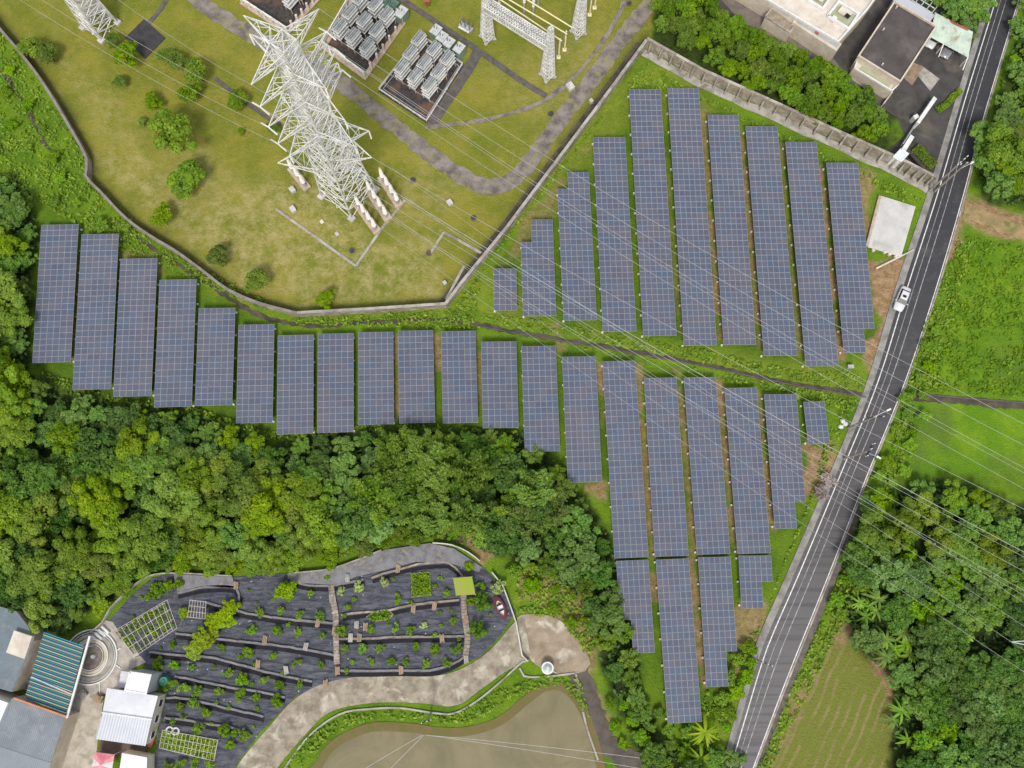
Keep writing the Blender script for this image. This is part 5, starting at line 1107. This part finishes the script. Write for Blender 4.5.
for q in ([(803, -2), (822, 10), (831, -3), (812, -16)], [(827, 17), (848, 30), (858, 15), (838, 3)]):
    roofsheet(r, c, q, 4.25, M['mossroof'], 'roof_court'); mb = MB(); Q = loc(W(q, 4.3), c); mb.ribbon(Q+[Q[0]], .22, .22, 4.25, 4.8); mb.build('court_wall', M['white'], r)
roofsheet(r, c, [(837, 12), (848, 19), (853, 13), (842, 6)], 4.6, M['cream_light'], 'roof_box', .25); roofsheet(r, c, [(844, 16), (848, 19), (851, 16), (847, 13)], 4.9, M['glassdark'], 'roof_grille', .05)
roofsheet(r, c, [(811, -4), (822, 3), (826, -3), (816, -10)], 4.6, M['cream_light'], 'roof_box', .25); roofsheet(r, c, [(830, 20), (834, 23), (837, 19), (833, 16)], 4.6, M['white'], 'roof_box', .4)
mb = MB(); mb.poly(loc(W([(792.5, 22), (797, 16.5), (842, 43.5), (836.5, 51)], 3.8), c), 0, 3.75); mb.build('balcony', M['cream'], r)
roofsheet(r, c, [(796.5, 22), (799, 19), (839, 44), (836.5, 47.5)], 3.82, M['bluegrey'], 'balcony_floor', -.0)
roofsheet(r, c, [(816, 31), (819, 33), (818, 35), (815, 33)], 4.0, M['red'], 'balcony_plant_tub', .2)
r, c = block([(765, 17), (771, 9), (795, 25), (790, 33)], 3.0, 'lean_to_shed', M['cream'], simple('stained_shed_roof', (.33, .28, .2), (.2, .16, .12), .8, .9), 'low stained lean-to roof in front of the cream building', 'shed', .25, M['conc'])
r, c = block([(894, 2), (936, 27), (899.5, 83), (857.5, 57)], 4.0, 'flat_roof_house', M['cream'], M['darkroof'], 'flat roofed house with dark bitumen roof and cream rim', parapet=.45, pm=M['cream'])
windows(r, c, (899.5, 83, 4), (936, 27, 4), 1.2, 2.5, 4, 1.2)
mb = MB(); mb.poly(loc(W([(857, 60), (898, 85), (891, 92), (853, 69)], 2.6), c), 0, 2.6); mb.build('porch', M['cream'], r)
roofsheet(r, c, [(862, 66), (891, 84), (889, 87), (859, 69)], 2.65, M['mossroof'], 'porch_floor'); mb = MB(); Q = loc(W([(857, 60.5), (898, 85), (891, 91.5), (854, 69)], 2.6), c); mb.ribbon([Q[1], Q[2], Q[3], Q[0]], .12, .12, 2.62, 3.0); mb.build('porch_parapet', M['white'], r)
for x, y in ((896, 8), (883, 30), (882, 65)): mb = MB(); q = G(x, y, 4.05)-c; q.z = 4.03; mb.bar(q, q+Vector((0, 0, .5)), .3, n=8); mb.build('roof_vent', M['cream_light'], r)
# carport, cars, pergola
P = W([(935, 12.5), (973, 32), (968.5, 58), (930, 37)], 2.9); c = sum(P, Vector())/4; c.z = 0; r = empty('carport', c); tag(r, 'mint green metal carport beside the road, reddish stain on its upper edge', 'carport'); L = loc(P, c)
mb = MB(); n = 24
for i in range(n):
    a0, a1 = L[0].lerp(L[1], i/n), L[0].lerp(L[1], (i+1)/n); b0, b1 = L[3].lerp(L[2], i/n), L[3].lerp(L[2], (i+1)/n); hgt = .05 if i % 2 else 0
    mb.add([(a0.x, a0.y, 2.9+hgt), (a1.x, a1.y, 2.95-hgt), (b1.x, b1.y, 2.95-hgt), (b0.x, b0.y, 2.9+hgt)], [(0, 1, 2, 3)])
mb.build('roof', M['mintroof'], r)
mb = MB(); mb.add([(L[0]*1.0).lerp(L[1], .35)+Vector((0, 0, .12)), L[0].lerp(L[1], .9)+Vector((0, 0, .12)), L[0].lerp(L[1], .85)-(L[0]-L[3])*.08+Vector((0, 0, .12)), L[0].lerp(L[1], .45)-(L[0]-L[3])*.1+Vector((0, 0, .12))], [(0, 1, 2, 3)]); mb.build('rust_patch', M['red'], r)
for f, e in ((.35, 1), (.98, 1), (.02, 1), (.35, 0), (.98, 0), (.02, 0)):
    q = (L[3] if e else L[0]).lerp(L[2] if e else L[1], f); q.z = 0; mb = MB(); mb.bar(q, q+Vector((0, 0, 2.88)), .14); mb.build('post', M['white_metal'], r)
for f in (.35, .98): q = L[3].lerp(L[2], f); d = (L[3]-L[0]).normalized(); mb = MB(); mb.bar(q, q+d*1.8+Vector((0, 0, -1.2)), .14); mb.build('strut', M['white_metal'], r)
def car(px, ang, paint, label, Ln=4.5, sun=True, bw=1.8):
    p = G(px[0], px[1], .7); r = empty('parked_car', (p.x, p.y, .1), ang); tag(r, label, 'car')
    # body lofted along x (front = +x): half width, sill z, shoulder z
    S = [(-Ln/2, .62, .45, .78), (-Ln/2+.12, .78, .28, .92), (-Ln/2+.6, .88, .2, .98), (-.9, .9, .2, .98), (.3, .9, .2, .96), (1.1, .89, .2, .93), (Ln/2-.55, .85, .22, .84), (Ln/2-.15, .72, .28, .7), (Ln/2, .5, .4, .55)]
    mb = MB(); V = []
    for x, w_, z0, z1 in S: V += [(x, -w_*.96, z0), (x, -w_, (z0+z1)/2), (x, -w_*.9, z1), (x, 0, z1+.05), (x, w_*.9, z1), (x, w_, (z0+z1)/2), (x, w_*.96, z0)]
    Fc = [(i*7+k, i*7+(k+1) % 7, (i+1)*7+(k+1) % 7, (i+1)*7+k) for i in range(len(S)-1) for k in range(7)]+[tuple(range(7)), tuple(range((len(S)-1)*7+6, (len(S)-1)*7-1, -1))]
    mb.add(V, Fc); o = mb.build('body', paint, r)
    for pl in o.data.polygons: pl.use_smooth = True
    cab = [(-1.62, .76, .99), (1.0, .78, .98), (.3, .62, 1.42), (-1.15, .58, 1.42)]
    V = [(x, s*w_, z) for x, w_, z in cab for s in (-1, 1)]; mb = MB(); mb.add(V, [(0, 1, 3, 2), (2, 3, 5, 4), (4, 5, 7, 6), (6, 7, 1, 0), (0, 2, 4, 6), (1, 7, 5, 3)]); mb.build('windows', M['glassdark'], r)
    mb = MB(); mb.add([(.3, -.6, 1.43), (.3, .6, 1.43), (-1.2, .58, 1.43), (-1.2, -.58, 1.43), (.2, -.55, 1.47), (.2, .55, 1.47), (-1.1, .53, 1.47), (-1.1, -.53, 1.47)], [(4, 5, 6, 7), (0, 1, 5, 4), (1, 2, 6, 5), (2, 3, 7, 6), (3, 0, 4, 7)]); mb.build('roof', paint, r)
    if sun: mb = MB(); mb.box((-.25, 0, 1.485), (.42, .62, .02)); mb.build('sunroof', M['glassdark'], r)
    for s in (-1, 1):
        for x in (-1.45, 1.4):
            mb = MB(); mb.bar((x, s*.72, .3), (x, s*.92, .3), .62, n=14); wo = mb.build('wheel', M['tyre'], r); mb = MB(); mb.bar((x, s*.9, .3), (x, s*.93, .3), .38, n=10); mb.build('rim', M['steel'], wo)
        mb = MB(); mb.box((.72, s*.99, .98), (.18, .16, .14)); mb.build('mirror', paint, r); mb = MB(); mb.box((Ln/2-.22, s*.58, .62), (.22, .3, .12)); mb.build('headlight', M['lamp'], r)
        mb = MB(); mb.box((-Ln/2+.05, s*.55, .78), (.06, .26, .12)); mb.build('tail_light', M['red'], r)
    return r
d = G(897.5, 311)-G(906.5, 288); car((902, 299), math.atan2(d.y, d.x), M['carwhite'], 'white saloon car with dark sunroof driving down the road')
dd = G(936, 50)-G(948, 28); a_ = math.atan2(dd.y, dd.x)
car((934, 38), a_, M['carwhite'], 'white car poking out from under the mint green carport', sun=False); car((949, 48), a_, M['cargrey'], 'grey car with dark windscreen under the mint green carport', sun=False)
P0 = G(898, -12, 2.6); r = empty('pergola', (P0.x, P0.y, 0)); tag(r, 'white pergola grid at the top edge above the dark flat roof', 'pergola'); A, B, D = G(899, -8, 2.6), G(932, 13, 2.6), G(915, -28, 2.6); mb = MB(); A, B, D = (q-Vector((P0.x, P0.y, 0)) for q in (A, B, D))
for i in range(7): f = i/6; mb.bar(A.lerp(B, f), A.lerp(B, f)+(D-A), .12)
for i in range(6): f = i/5; mb.bar(A+(D-A)*f, B+(D-A)*f, .12)
mb.build('beams', M['mintroof'], r)
for q in (A, B, A+(D-A), B+(D-A)): mb = MB(); mb.bar((q.x, q.y, 0), (q.x, q.y, 2.55), .14); mb.build('post', M['mintroof'], r)
block([(893, 0), (898, -7), (935, 15), (930, 22)], 2.7, 'side_porch', M['bluegrey'], M['paleroof'], 'narrow pale strip roof between dark flat roof and pergola', 'porch roof')
# gate
def slab(px, h, mat, name, label, cat, coping=None):
    P = W(px, h); c = sum(P, Vector())/len(P); c.z = 0; r = empty(name, c); tag(r, label, cat); mb = MB(); mb.poly(loc(P, c), 0, h); mb.build('panel', mat, r); mb = MB(); mb.poly([p*1.04 for p in loc(P, c)], h+.003, h+.1); mb.build('coping', mat if name == 'concrete_slab' else M['white'], r)
slab([(933.5, 97), (936.5, 99.5), (919.5, 123.5), (917, 121.5)], 2.0, M['white'], 'gate_wall', 'longer white gate wall on the north side of the yard entrance', 'gate wall')
slab([(910.5, 135), (914, 137.5), (905, 152), (901, 150)], 2.0, M['white'], 'gate_wall', 'shorter white gate wall next to the little guard hut', 'gate wall')
r, c = block([(901, 149), (908, 154), (901, 161.5), (893.5, 157)], 2.8, 'guard_hut', M['white'], simple('pale_blue_roof', (.6, .7, .72), (.5, .6, .62), 1, .5), 'small guard hut with pale blue roof at the yard entrance', 'hut', .12, M['white'])
slab([(913, 116), (917, 114), (919, 117), (915, 119.5)], 1.6, M['conc_light'], 'gate_pillar', 'small white pillar where the sliding gate meets the longer gate wall', 'pillar')
a, b = G(917, 122, 1.2), G(902, 145, 1.2); mb = MB(); r = empty('sliding_gate', (a.x, a.y, 0)); tag(r, 'thin grey sliding gate between the two white gate walls', 'gate'); dv = b-a; dv.z = 0
for z in (.2, .9, 1.6): mb.bar((0, 0, z), dv+Vector((0, 0, z)), .14)
mb.build('rails', M['steel'], r); mb = MB()
for i in range(22): q = dv*(i/21); mb.bar(q+Vector((0, 0, .2)), q+Vector((0, 0, 1.6)), .07)
mb.build('bars', M['steel'], r)
def hedge(px, wd, h, n, label):
    L = W(smooth_line(px, 4)); c = L[len(L)//2]; r = empty('clipped_hedge', c); tag(r, label, 'hedge'); pts = []; nr = []
    for _ in range(n):
        i = random.randrange(len(L)-1); p = L[i].lerp(L[i+1], random.random()); t = (L[i+1]-L[i]).normalized(); s = Vector((-t.y, t.x, 0)); e = random.uniform(-1, 1); q = p-c+s*e*wd/2; q.z = h*random.uniform(.35, 1.0)*(1-.25*e*e); pts.append(q); nr.append((s.x*e*.6, s.y*e*.6, .9))
    link('foliage', leaf_mesh('foliage', [leaf_cloud(np.array(pts), np.array(nr), .22, 1.7, .6)], FOL['hedge']), r)
    mb = MB(); mb.ribbon([p-c for p in L], wd*.32, wd*.32, 0, h*.5); mb.build('stems', M['bark'], r)
hedge([(936, 112), (946, 105), (952, 98), (959, 92)], 1.1, 1.0, 1500, 'narrow clipped hedge strip between white gate wall and the road')
hedge([(914, 149), (922, 157), (932, 168)], 1.8, 1.2, 1700, 'short clipped hedge strip below the yard entrance, near the retaining wall')
# white slab and bits by the road
slab([(881, 197), (914.5, 207.5), (900.5, 256), (868.5, 246.5)], .35, simple('slab_concrete', (.54, .535, .52), (.45, .44, .42), .35, .85, c3=(.4, .38, .33), s3=.25), 'concrete_slab', 'bare white concrete slab on grass between solar tables and the road', 'slab')
mb = MB(); Q = W([(880, 196), (867, 246)], .4); mb.ribbon(Q, .2, .25, 0, .55); tag(mb.build('slab_kerb', M['footing']), 'tan kerb along the west side of the white concrete slab', 'kerb')
a, b = G(876, 268.5, .3), G(914, 249.5, .3); mb = MB(); mb.bar(Vector(), (b-a)*.62, .36, 0, .3, 8); mb.bar((b-a)*.62, b-a, .3, 0, .2, 8); tag(mb.build('lying_pole', M['cream_light'], None, a), 'long pale pole lying beside the white concrete slab', 'pole')
for i, (x, y) in enumerate([(872.5, 251), (884, 253), (889, 255), (895, 257)]): mb = MB(); mb.box((0, 0, .25), (.5, .45, .5), .3*i); mb.box((0, 0, .52), (.4, .35, .1), .3*i); tag(mb.build('concrete_block', M['cream_light'], None, G(x, y)), 'small pale block at the south end of the white slab, %s from the west' % ORD[i+1], 'block', 'pale blocks by the white slab')
for i, (x, y) in enumerate([(842, 421.5), (845, 424), (840.5, 427)]):
    bm_ = MB(); V = []; 
    for z, q in ((0, .42), (.25, .5), (.5, .34), (.6, .1)): V += [(q*math.cos(k*.785), q*.85*math.sin(k*.785), z) for k in range(8)]
    bm_.add(V, [(j*8+k, j*8+(k+1) % 8, (j+1)*8+(k+1) % 8, (j+1)*8+k) for j in range(3) for k in range(8)]+[tuple(range(24, 32))]); tag(bm_.build('white_sack', M['white'], None, G(x, y)), 'full white sack in the weeds by the tiny table, %s of three from the north' % ORD[i+1], 'sack', 'white sacks beside the road')
FOL['mauve'] = foliage('leaf_mauve', (.32, .24, .24), (.38, .31, .31), (.22, .2, .16))
variants('mauve', lambda s: (crown('mauve', 1.2, .9, 16, .42, 55, .16, 900+s, .8, FOL['mauve'], .8, .8), trunk_mesh(1.2, .06, 5, s, .6)), 2)
for x, y, s, lab in ((828, 481, 1.0, 'mauve grey blossoming bush beside the road, upper of two'), (820, 493, 1.05, 'mauve pink blossoming bush beside the road, lower of two')): tree('blossom_bush', 'mauve', x, y, s, lab, 'bush', 'mauve bushes beside the road', 1)

# ------------------------------------------------------------------ poles along the road
def pole(px, h, label, arms, lamp=None, r0=.17):
    p = G(*px); r = empty('utility_pole', p); tag(r, label, 'utility pole'); mb = MB(); mb.bar((0, 0, -.2), (0, 0, h), r0*2.2, 0, r0*1.4, 10); mb.build('shaft', M['pole'], r)
    for z, l, a in arms: mb = MB(); d = Vector((math.cos(a), math.sin(a), 0))*l; mb.bar(Vector((0, 0, z))-d, Vector((0, 0, z))+d, .14); mb.build('crossarm', M['poledark'], r); \
        [link('insulator', _ins, r, Vector((0, 0, z+.1))+d*f) for f in (-.9, 0.15, .9)]
    if lamp: d = Vector(lamp); mb = MB(); mb.bar((0, 0, h*.78), Vector((0, 0, h*.84))+d, .1); mb.build('lamp_arm', M['steel'], r); mb = MB(); q = Vector((0, 0, h*.84))+d; mb.bar(q, q+d.normalized()*.7, .26, 0, .2); mb.build('lamp_head', M['lamp'], r)
    return r
_m = MB(); _m.bar((0, 0, 0), (0, 0, .35), .22, 0, .12, 8); _ins = _m.mesh('insulator', M['insul'])
pole((843, 459), 11.8, 'lower of the two road poles, pale crossarm over the right lane', [(11.6, 1.2, 1.0), (10.9, 1.2, 1.0)], (1.5, -.8, 0))
pole((848, 428), 11.0, 'upper of the two road poles, with dark crossarm and white lamp', [(10.8, 1.6, 0.05)], (2.6, 1.2, .3))
pole((929, 191), 12.5, 'road pole at the end of the retaining wall, leaning over the road', [(12.2, .9, .7), (11.4, .9, .7)], None)
pole((934, 192), 11.5, 'second pole beside the retaining wall end, slightly nearer the road', [(11.2, 1.0, .2)], (1.4, .6, .2))
pole((757, 660), 6.0, 'short dark pole on the road edge beside the southern tables', [(5.8, .8, -.4)], None, .1)
pole((431, 713), 8.0, 'pole with white insulators standing in the pond bank', [(7.8, .8, .3), (7.2, .6, .3)], None, .13)
t4 = G(424.5, 735, 7.9)
for i, (e, zz_) in enumerate((((355, 775), 7), ((370, 790), 7), ((640, 758), 8), ((660, 772), 8))): cable(t4+Vector((.2*i-.3, 0, 0)), G(*e, zz_), .8, .025, 'thin wire from the pond pole, %s from the west' % ORD[i+1], 'thin wires over the pond')
# tank, boat
p = G(547.5, 668, 1.0); r = empty('water_tank', (p.x, p.y, 0)); tag(r, 'round white water tank with grey lid beside the clearing', 'tank'); mb = MB(); mb.bar((0, 0, 0), (0, 0, 1.3), 1.9, 0, 1.9, 20); mb.build('drum', M['white'], r); mb = MB(); mb.bar((0, 0, 1.3), (0, 0, 1.55), 1.5, 0, .5, 20); mb.build('lid', M['steel'], r); mb = MB(); mb.bar((.9, -.5, .2), (1.5, -.9, .2), .12); mb.build('pipe', M['steel'], r)
def boat(px, ang):
    p = G(*px); r = empty('rowing_boat', (p.x, p.y, .06), ang); tag(r, 'small maroon boat with white interior lying at the orchard edge', 'boat')
    n = 16; L_ = 4.0
    def ring(sc, z): return [(L_/2*sc*math.cos(t)*(1.0), .82*sc*math.sin(t)*(1-.25*max(0, math.cos(t))), z) for t in (2*math.pi*k/n for k in range(n))]
    mb = MB(); V = ring(.7, 0)+ring(1, .55)+ring(.84, .56)+ring(.78, .15); q = [(j*n+k, j*n+(k+1) % n, (j+1)*n+(k+1) % n, (j+1)*n+k) for j in range(2) for k in range(n)]; mb.add(V, q+[tuple(range(n-1, -1, -1))], 0); mb.build('hull', M['carmaroon'], r)
    mb = MB(); mb.add(ring(.6, .57)+ring(.5, .2), [(k, (k+1) % n, n+(k+1) % n, n+k) for k in range(n)]+[tuple(range(n, 2*n))]); mb.build('interior', M['white'], r)
    mb = MB(); mb.add(ring(.86, .562)+ring(.6, .572), [(k, (k+1) % n, n+(k+1) % n, n+k) for k in range(n)]); mb.build('deck', M['carmaroon'], r)
    for x in (-.55, .35): mb = MB(); mb.box((x, 0, .45), (.25, .8, .06)); mb.build('seat', M['glassdark'], r)
d = G(505, 618)-G(496, 597); boat((500.5, 608), math.atan2(d.y, d.x))

# ------------------------------------------------------------------ houses in the south west corner
r, c = block([(-60, 590), (16, 611), (29, 627), (33, 641), (12, 692), (-60, 672)], 4.6, 'grey_roof_house', M['cream'], M['greyroof2'], 'slate grey metal roof at the frame edge with a beige roof box', trim=.0)
mb = MB(); mb.poly(loc(W([(14, 630.5), (32, 636.5), (24.5, 659), (6, 652.5)], 5.4), c), 4.65, 5.4); mb.build('roof_box', M['cream_light'], r)
for i in range(26):
    f = i/26; mb = MB()
block([(-60, 676), (8, 703), (-3, 728), (-60, 715)], 5.2, 'white_roof_annex', M['white'], M['whiteroof'], 'small bright white roof corner cut by the frame edge', 'annex')
def ribroof(px4, z, mat, parent, c, n, name='roof', z2=None, ribh=.05):
    """corrugated sheet: ribs run from edge 0-1 to edge 3-2"""
    P = [G(px4[0][0], px4[0][1], z), G(px4[1][0], px4[1][1], z), G(px4[2][0], px4[2][1], z2 or z), G(px4[3][0], px4[3][1], z2 or z)]; P = [p-c for p in P]; mb = MB(); top = []; bot = []
    for i in range(n+1):
        h = Vector((0, 0, ribh if i % 2 else 0)); top.append(P[0].lerp(P[1], i/n)+h); bot.append(P[3].lerp(P[2], i/n)+h)
    mb.add(top+bot, [(i, i+1, n+2+i, n+1+i) for i in range(n)]); return mb.build(name, mat, parent)
r, c = block([(12, 698), (65, 717), (38, 800), (-60, 800), (-60, 722), (0, 722)], 4.7, 'ribbed_roof_house', M['cream'], M['greyroof'], 'wide ribbed grey metal roof south of the striped roof')
ribroof([(12, 698), (65, 717), (51, 762), (-2, 745)], 4.78, M['greyroof'], r, c, 60, 'roof_sheet'); ribroof([(-2, 746), (51, 763), (40, 800), (-16, 790)], 4.74, simple('grey_metal_roof_pale', (.24, .265, .295), (.2, .225, .25), .2, .5), r, c, 60, 'roof_sheet')
mb = MB(); A, B = G(14, 698, 4.95)-c, G(66, 716.5, 4.95)-c; mb.bar(A, B, .22); mb.build('orange_flashing', M['orange'], r)
# striped roof
P = W([(44, 632), (84, 646), (66, 716), (25, 697)], 4.2); c = P[3].copy(); c.z = 0; dv = P[1]-P[0]; ang = math.atan2(dv.y, dv.x); r = empty('striped_roof_shed', c, ang); tag(r, 'shed roof of blue, teal and orange striped corrugated sheets', 'shed'); R_ = Matrix.Rotation(-ang, 3, 'Z'); Lq = [R_@(p-c) for p in P]
mb = MB(); n = 70; lf = [Lq[3].lerp(Lq[0], i/n) for i in range(n+1)]; rt = [Lq[2].lerp(Lq[1], i/n) for i in range(n+1)]
lf = [v+Vector((0, 0, 0 if i % 2 else .07)) for i, v in enumerate(lf)]; rt = [v+Vector((0, 0, 0 if i % 2 else .07)) for i, v in enumerate(rt)]
for i in range(n):
    if abs(i-21) < 1.5: continue
    mb.add([lf[i], rt[i], rt[i+1], lf[i+1]], [(0, 1, 2, 3)])
mb.build('roof', M['stripes'], r); mb = MB()
for q in Lq: mb.bar((q.x*.97, q.y*.97, 0), (q.x*.97, q.y*.97, 4.15), .16)
mb.bar(lf[21]-Vector((0, 0, .2)), rt[21]-Vector((0, 0, .2)), .3); mb.build('posts', M['steel'], r)
a, b = G(90, 636, 4.4), G(67, 718, 4.4); mb = MB(); mb.bar(Vector(), b-a, .3); tag(mb.build('white_gutter', M['white'], None, a), 'long white gutter beam along the east side of the striped roof', 'gutter')
for k in range(3): q = a.lerp(b, (k+.3)/3); 
# white house
r, c = block([(108, 689), (157, 697), (145, 745), (96.5, 738)], 3.9, 'white_house', M['cream_light'], M['paleroof'], 'white metal roofed house at the west edge of the orchard')
ribroof([(107, 688), (158, 696), (151.5, 719.5), (102.5, 712.5)], 4.0, M['whiteroof'], r, c, 36, 'roof_slope', 4.9); ribroof([(102.5, 712.5), (151.5, 719.5), (145.5, 746), (95.5, 739)], 4.9, M['paleroof'], r, c, 36, 'roof_slope', 4.0)
mb = MB(); mb.bar(G(102, 712.5, 4.98)-c, G(152, 719.5, 4.98)-c, .2); mb.build('ridge_cap', M['white'], r)
windows(r, c, (157, 697, 3.9), (145, 745, 3.9), 1.2, 2.4, 3, 1.0)
r, c = block([(130, 672), (151, 675), (146, 694), (125, 690.5)], 4.6, 'white_roof_shed', M['paleroof'], M['whiteroof'], 'small white box shed directly north of the white house', 'shed', .1, M['white'])
r, c = block([(121, 671), (129.5, 672), (126.5, 688), (118.5, 687)], 2.6, 'shed_annex', M['white'], simple('translucent_grey_sheet', (.5, .5, .54), (.62, .62, .66), 2.5, .5), 'grey lean-to on the west side of the small box shed', 'annex')
r, c = block([(122, 753), (147, 757.5), (146, 800), (115, 800)], 3.0, 'south_annex', M['cream_light'], M['whiteroof'], 'white roof cut by the bottom edge, beside the pink canopy', 'annex'); ribroof([(122, 753), (147, 757.5), (146, 800), (115, 800)], 3.08, M['whiteroof'], r, c, 20, 'roof_sheet')
mb = MB(); mb.poly(W([(102, 738), (148, 746), (145, 758), (98, 752)]), 0, .12); tag(mb.build('patio_deck', simple('brown_deck', (.13, .09, .08), (.09, .065, .06), .8, .9)), 'dark brown patio floor between the white house and the pink canopy', 'patio')
c = G(103, 762, 2.4); r = empty('pink_canopy', (c.x, c.y, 0)); tag(r, 'pink and white tent canopy at the bottom edge', 'canopy'); K = [q-Vector((c.x, c.y, 0)) for q in W([(95.5, 752), (114.5, 754.5), (111, 776), (90, 773)], 2.3)]; ap = (K[0]+K[2])/2; ap.z = 3.3; mb = MB()
for i in range(4):
    a, b = K[i], K[(i+1) % 4]; m_ = a.lerp(b, .5)
    for q, w_, mi in ((a, a.lerp(b, .3), 1), (a.lerp(b, .3), a.lerp(b, .7), 0 if i % 2 else 1), (a.lerp(b, .7), b, 1)): mb.add([q, w_, ap], [(0, 1, 2)], 1-mi if i == 0 else (0 if mi else 1))
mb.build('canvas', [M['pink'], M['white']], r); mb = MB()
for q in K: mb.bar((q.x, q.y, 0), (q.x, q.y, 2.3), .08)
mb.build('poles', M['white_metal'], r)
# round sunken garden with stone rings
mb = MB(); mb.poly(W([(84, 640), (106, 620), (113, 622), (122, 636), (146, 662), (126, 672), (118, 690), (101, 695), (66, 690)]), None, .05); struct('paved_terrace', mb, simple('grey_tan_paving', (.42, .38, .33), (.3, .27, .24), .6, .9, c3=(.5, .45, .4), s3=.4))
c = G(91, 657); r = empty('round_garden', c); tag(r, 'round stone ringed basin beside the striped roof', 'basin'); c2 = lambda rad, n=48: [(rad*math.cos(6.2832*k/n), rad*math.sin(6.2832*k/n)) for k in range(n+1)]
for rad, wd, h, m_ in ((4.15, .2, .32, 'white'), (3.75, .14, .2, 'conc_light'), (3.3, .5, .14, 'conc'), (2.75, .16, .36, 'white'), (2.4, .45, .22, 'cream'), (2.0, .14, .3, 'conc_light')): mb = MB(); mb.ribbon([Vector(q) for q in c2(rad)], wd/2, wd/2, 0, h); mb.build('stone_ring', M[m_], r)
mb = MB(); mb.poly(c2(1.9)[:-1], 0, .1); mb.build('basin_floor', M['tiledark'], r); mb = MB(); mb.bar((.4, .1, .1), (.4, .1, .6), .7, 0, .5, 10); mb.build('centre_stone', M['white'], r)
for a, b in (((116, 651), (121, 648)), ((115, 664), (121, 668)), ((100, 681), (100, 694))): mb = MB(); mb.ribbon([q-c for q in W([a, b])], .08, .08, 0, .2); mb.build('radial_kerb', M['white'], r)
for k in range(4): mb = MB(); a, b = (92+k*3.6, 636-k*3.2), (99+k*3.6, 642-k*3.0); mb.ribbon([q-c for q in W([(a[0], a[1]), (b[0], b[1])])], .18, .18, 0, .2+.1*k); mb.build('step', M['white'], r)
# trellises and frames
def grid(quad, na, nb, z, mat, label, name='trellis', t=.05, posts=True):
    P = W(quad, z); c = P[0].copy(); c.z = 0; r = empty(name, c); tag(r, label, name.replace('_', ' ')); L = [p-c for p in P]; mb = MB()
    for i in range(na+1): mb.bar(L[0].lerp(L[1], i/na), L[3].lerp(L[2], i/na), t)
    for i in range(nb+1): mb.bar(L[0].lerp(L[3], i/nb)+Vector((0, 0, .03)), L[1].lerp(L[2], i/nb)+Vector((0, 0, .03)), t)
    mb.build('lattice', mat, r)
    for q in L: mb = MB(); mb.bar((q.x, q.y, 0), (q.x, q.y, z), .1); mb.build('post', mat, r)
    return r, c
grid([(116, 630), (167, 600), (177, 628), (134, 657)], 10, 3, 2.1, M['cream_light'], 'large white pole trellis fanning out beside the round basin')
bed([(116, 632), (165, 603), (174, 627), (134, 654)], 330, .35, .28, FOL['hedge'], 'sparse climbing plants on soil beneath the large white trellis')
grid([(190, 600), (206, 602), (205, 619), (187.5, 617)], 6, 3, 1.6, M['cream_light'], 'small white trellis full of reddish stems north of vine heaps')
grid([(163, 730), (218, 740), (214, 761), (159, 748)], 14, 3, 1.3, M['conc_light'], 'long low net frame over an olive green bed at the orchard bottom', 'net_frame')
bed([(163, 730), (218, 740), (214, 760), (160, 747)], 1300, .3, .25, FOL['lime'], 'olive green planted bed beneath the low net frame')
P = W([(453, 578), (472, 576.5), (475.5, 594.5), (456, 595.5)], 2.0); c = P[3].copy(); c.z = 0; r = empty('lime_canopy', c); tag(r, 'lime green sheet roof over the curved brown steps', 'canopy'); L = [p-c for p in P]; mb = MB(); mb.poly(L, 1.95, 2.02); mb.build('sheet', M['lime'], r)
for q in L: mb = MB(); mb.bar((q.x, q.y, 0), (q.x, q.y, 1.94), .1); mb.build('post', M['steel'], r)
p = G(164, 681, 1.0); r = empty('teal_tank', (p.x, p.y, 0)); tag(r, 'teal water tank at the north east corner of the white house', 'tank'); mb = MB(); mb.bar((0, 0, 0), (0, 0, 1.3), 1.3, 0, 1.3, 14); mb.build('drum', M['teal'], r); mb = MB(); mb.bar((0, 0, 1.3), (0, 0, 1.45), .6, 0, .5, 12); mb.build('lid', M['greendark'], r)
mb = MB(); mb.box((0, 0, .4), (.6, 1.4, .8), -.3); mb.box((0, 0, .85), (.7, 1.5, .1), -.3); tag(mb.build('red_cupboard', M['red'], None, G(153, 741)), 'rust red cupboard against the east wall of the white house', 'cupboard')
for i, (x, y) in enumerate([(170, 730), (176, 731)]):
    mb = MB(); n, m_ = 14, 6; V = [((.5+.16*math.cos(b))*math.cos(a), (.5+.16*math.cos(b))*math.sin(a), .16+.16*math.sin(b)) for a in (6.2832*k/n for k in range(n)) for b in (6.2832*q/m_ for q in range(m_))]
    mb.add(V, [(k*m_+q, ((k+1) % n)*m_+q, ((k+1) % n)*m_+(q+1) % m_, k*m_+(q+1) % m_) for k in range(n) for q in range(m_)]); tag(mb.build('ring_planter', M['white'], None, G(x, y)), '%s of two white painted ring planters north of the net frame' % ('western', 'eastern')[i], 'planter', 'white ring planters')
# clutter between the two grey roofs and in the yard
for i, (x, y, s, m_, lab) in enumerate([(38, 664, 1.2, 'steel', 'grey metal drum rack between striped and slate roofs'), (30, 682, 1.4, 'conc', 'pale crate between striped and slate roofs'), (84, 694, .9, 'conc', 'pale stone heap south of the round basin'), (100, 698, 1.0, 'wood', 'brown wooden crate by the corner of the white house')]):
    mb = MB(); mb.box((0, 0, s*.3), (s, s*1.2, s*.6), .4*i); mb.box((0, 0, s*.62), (s*1.08, s*1.28, .07), .4*i); mb.box((s*.1, s*.1, s*.75), (s*.5, s*.6, s*.2), .9*i); tag(mb.build('storage_crate', M[m_], None, G(x, y)), lab, 'crate')
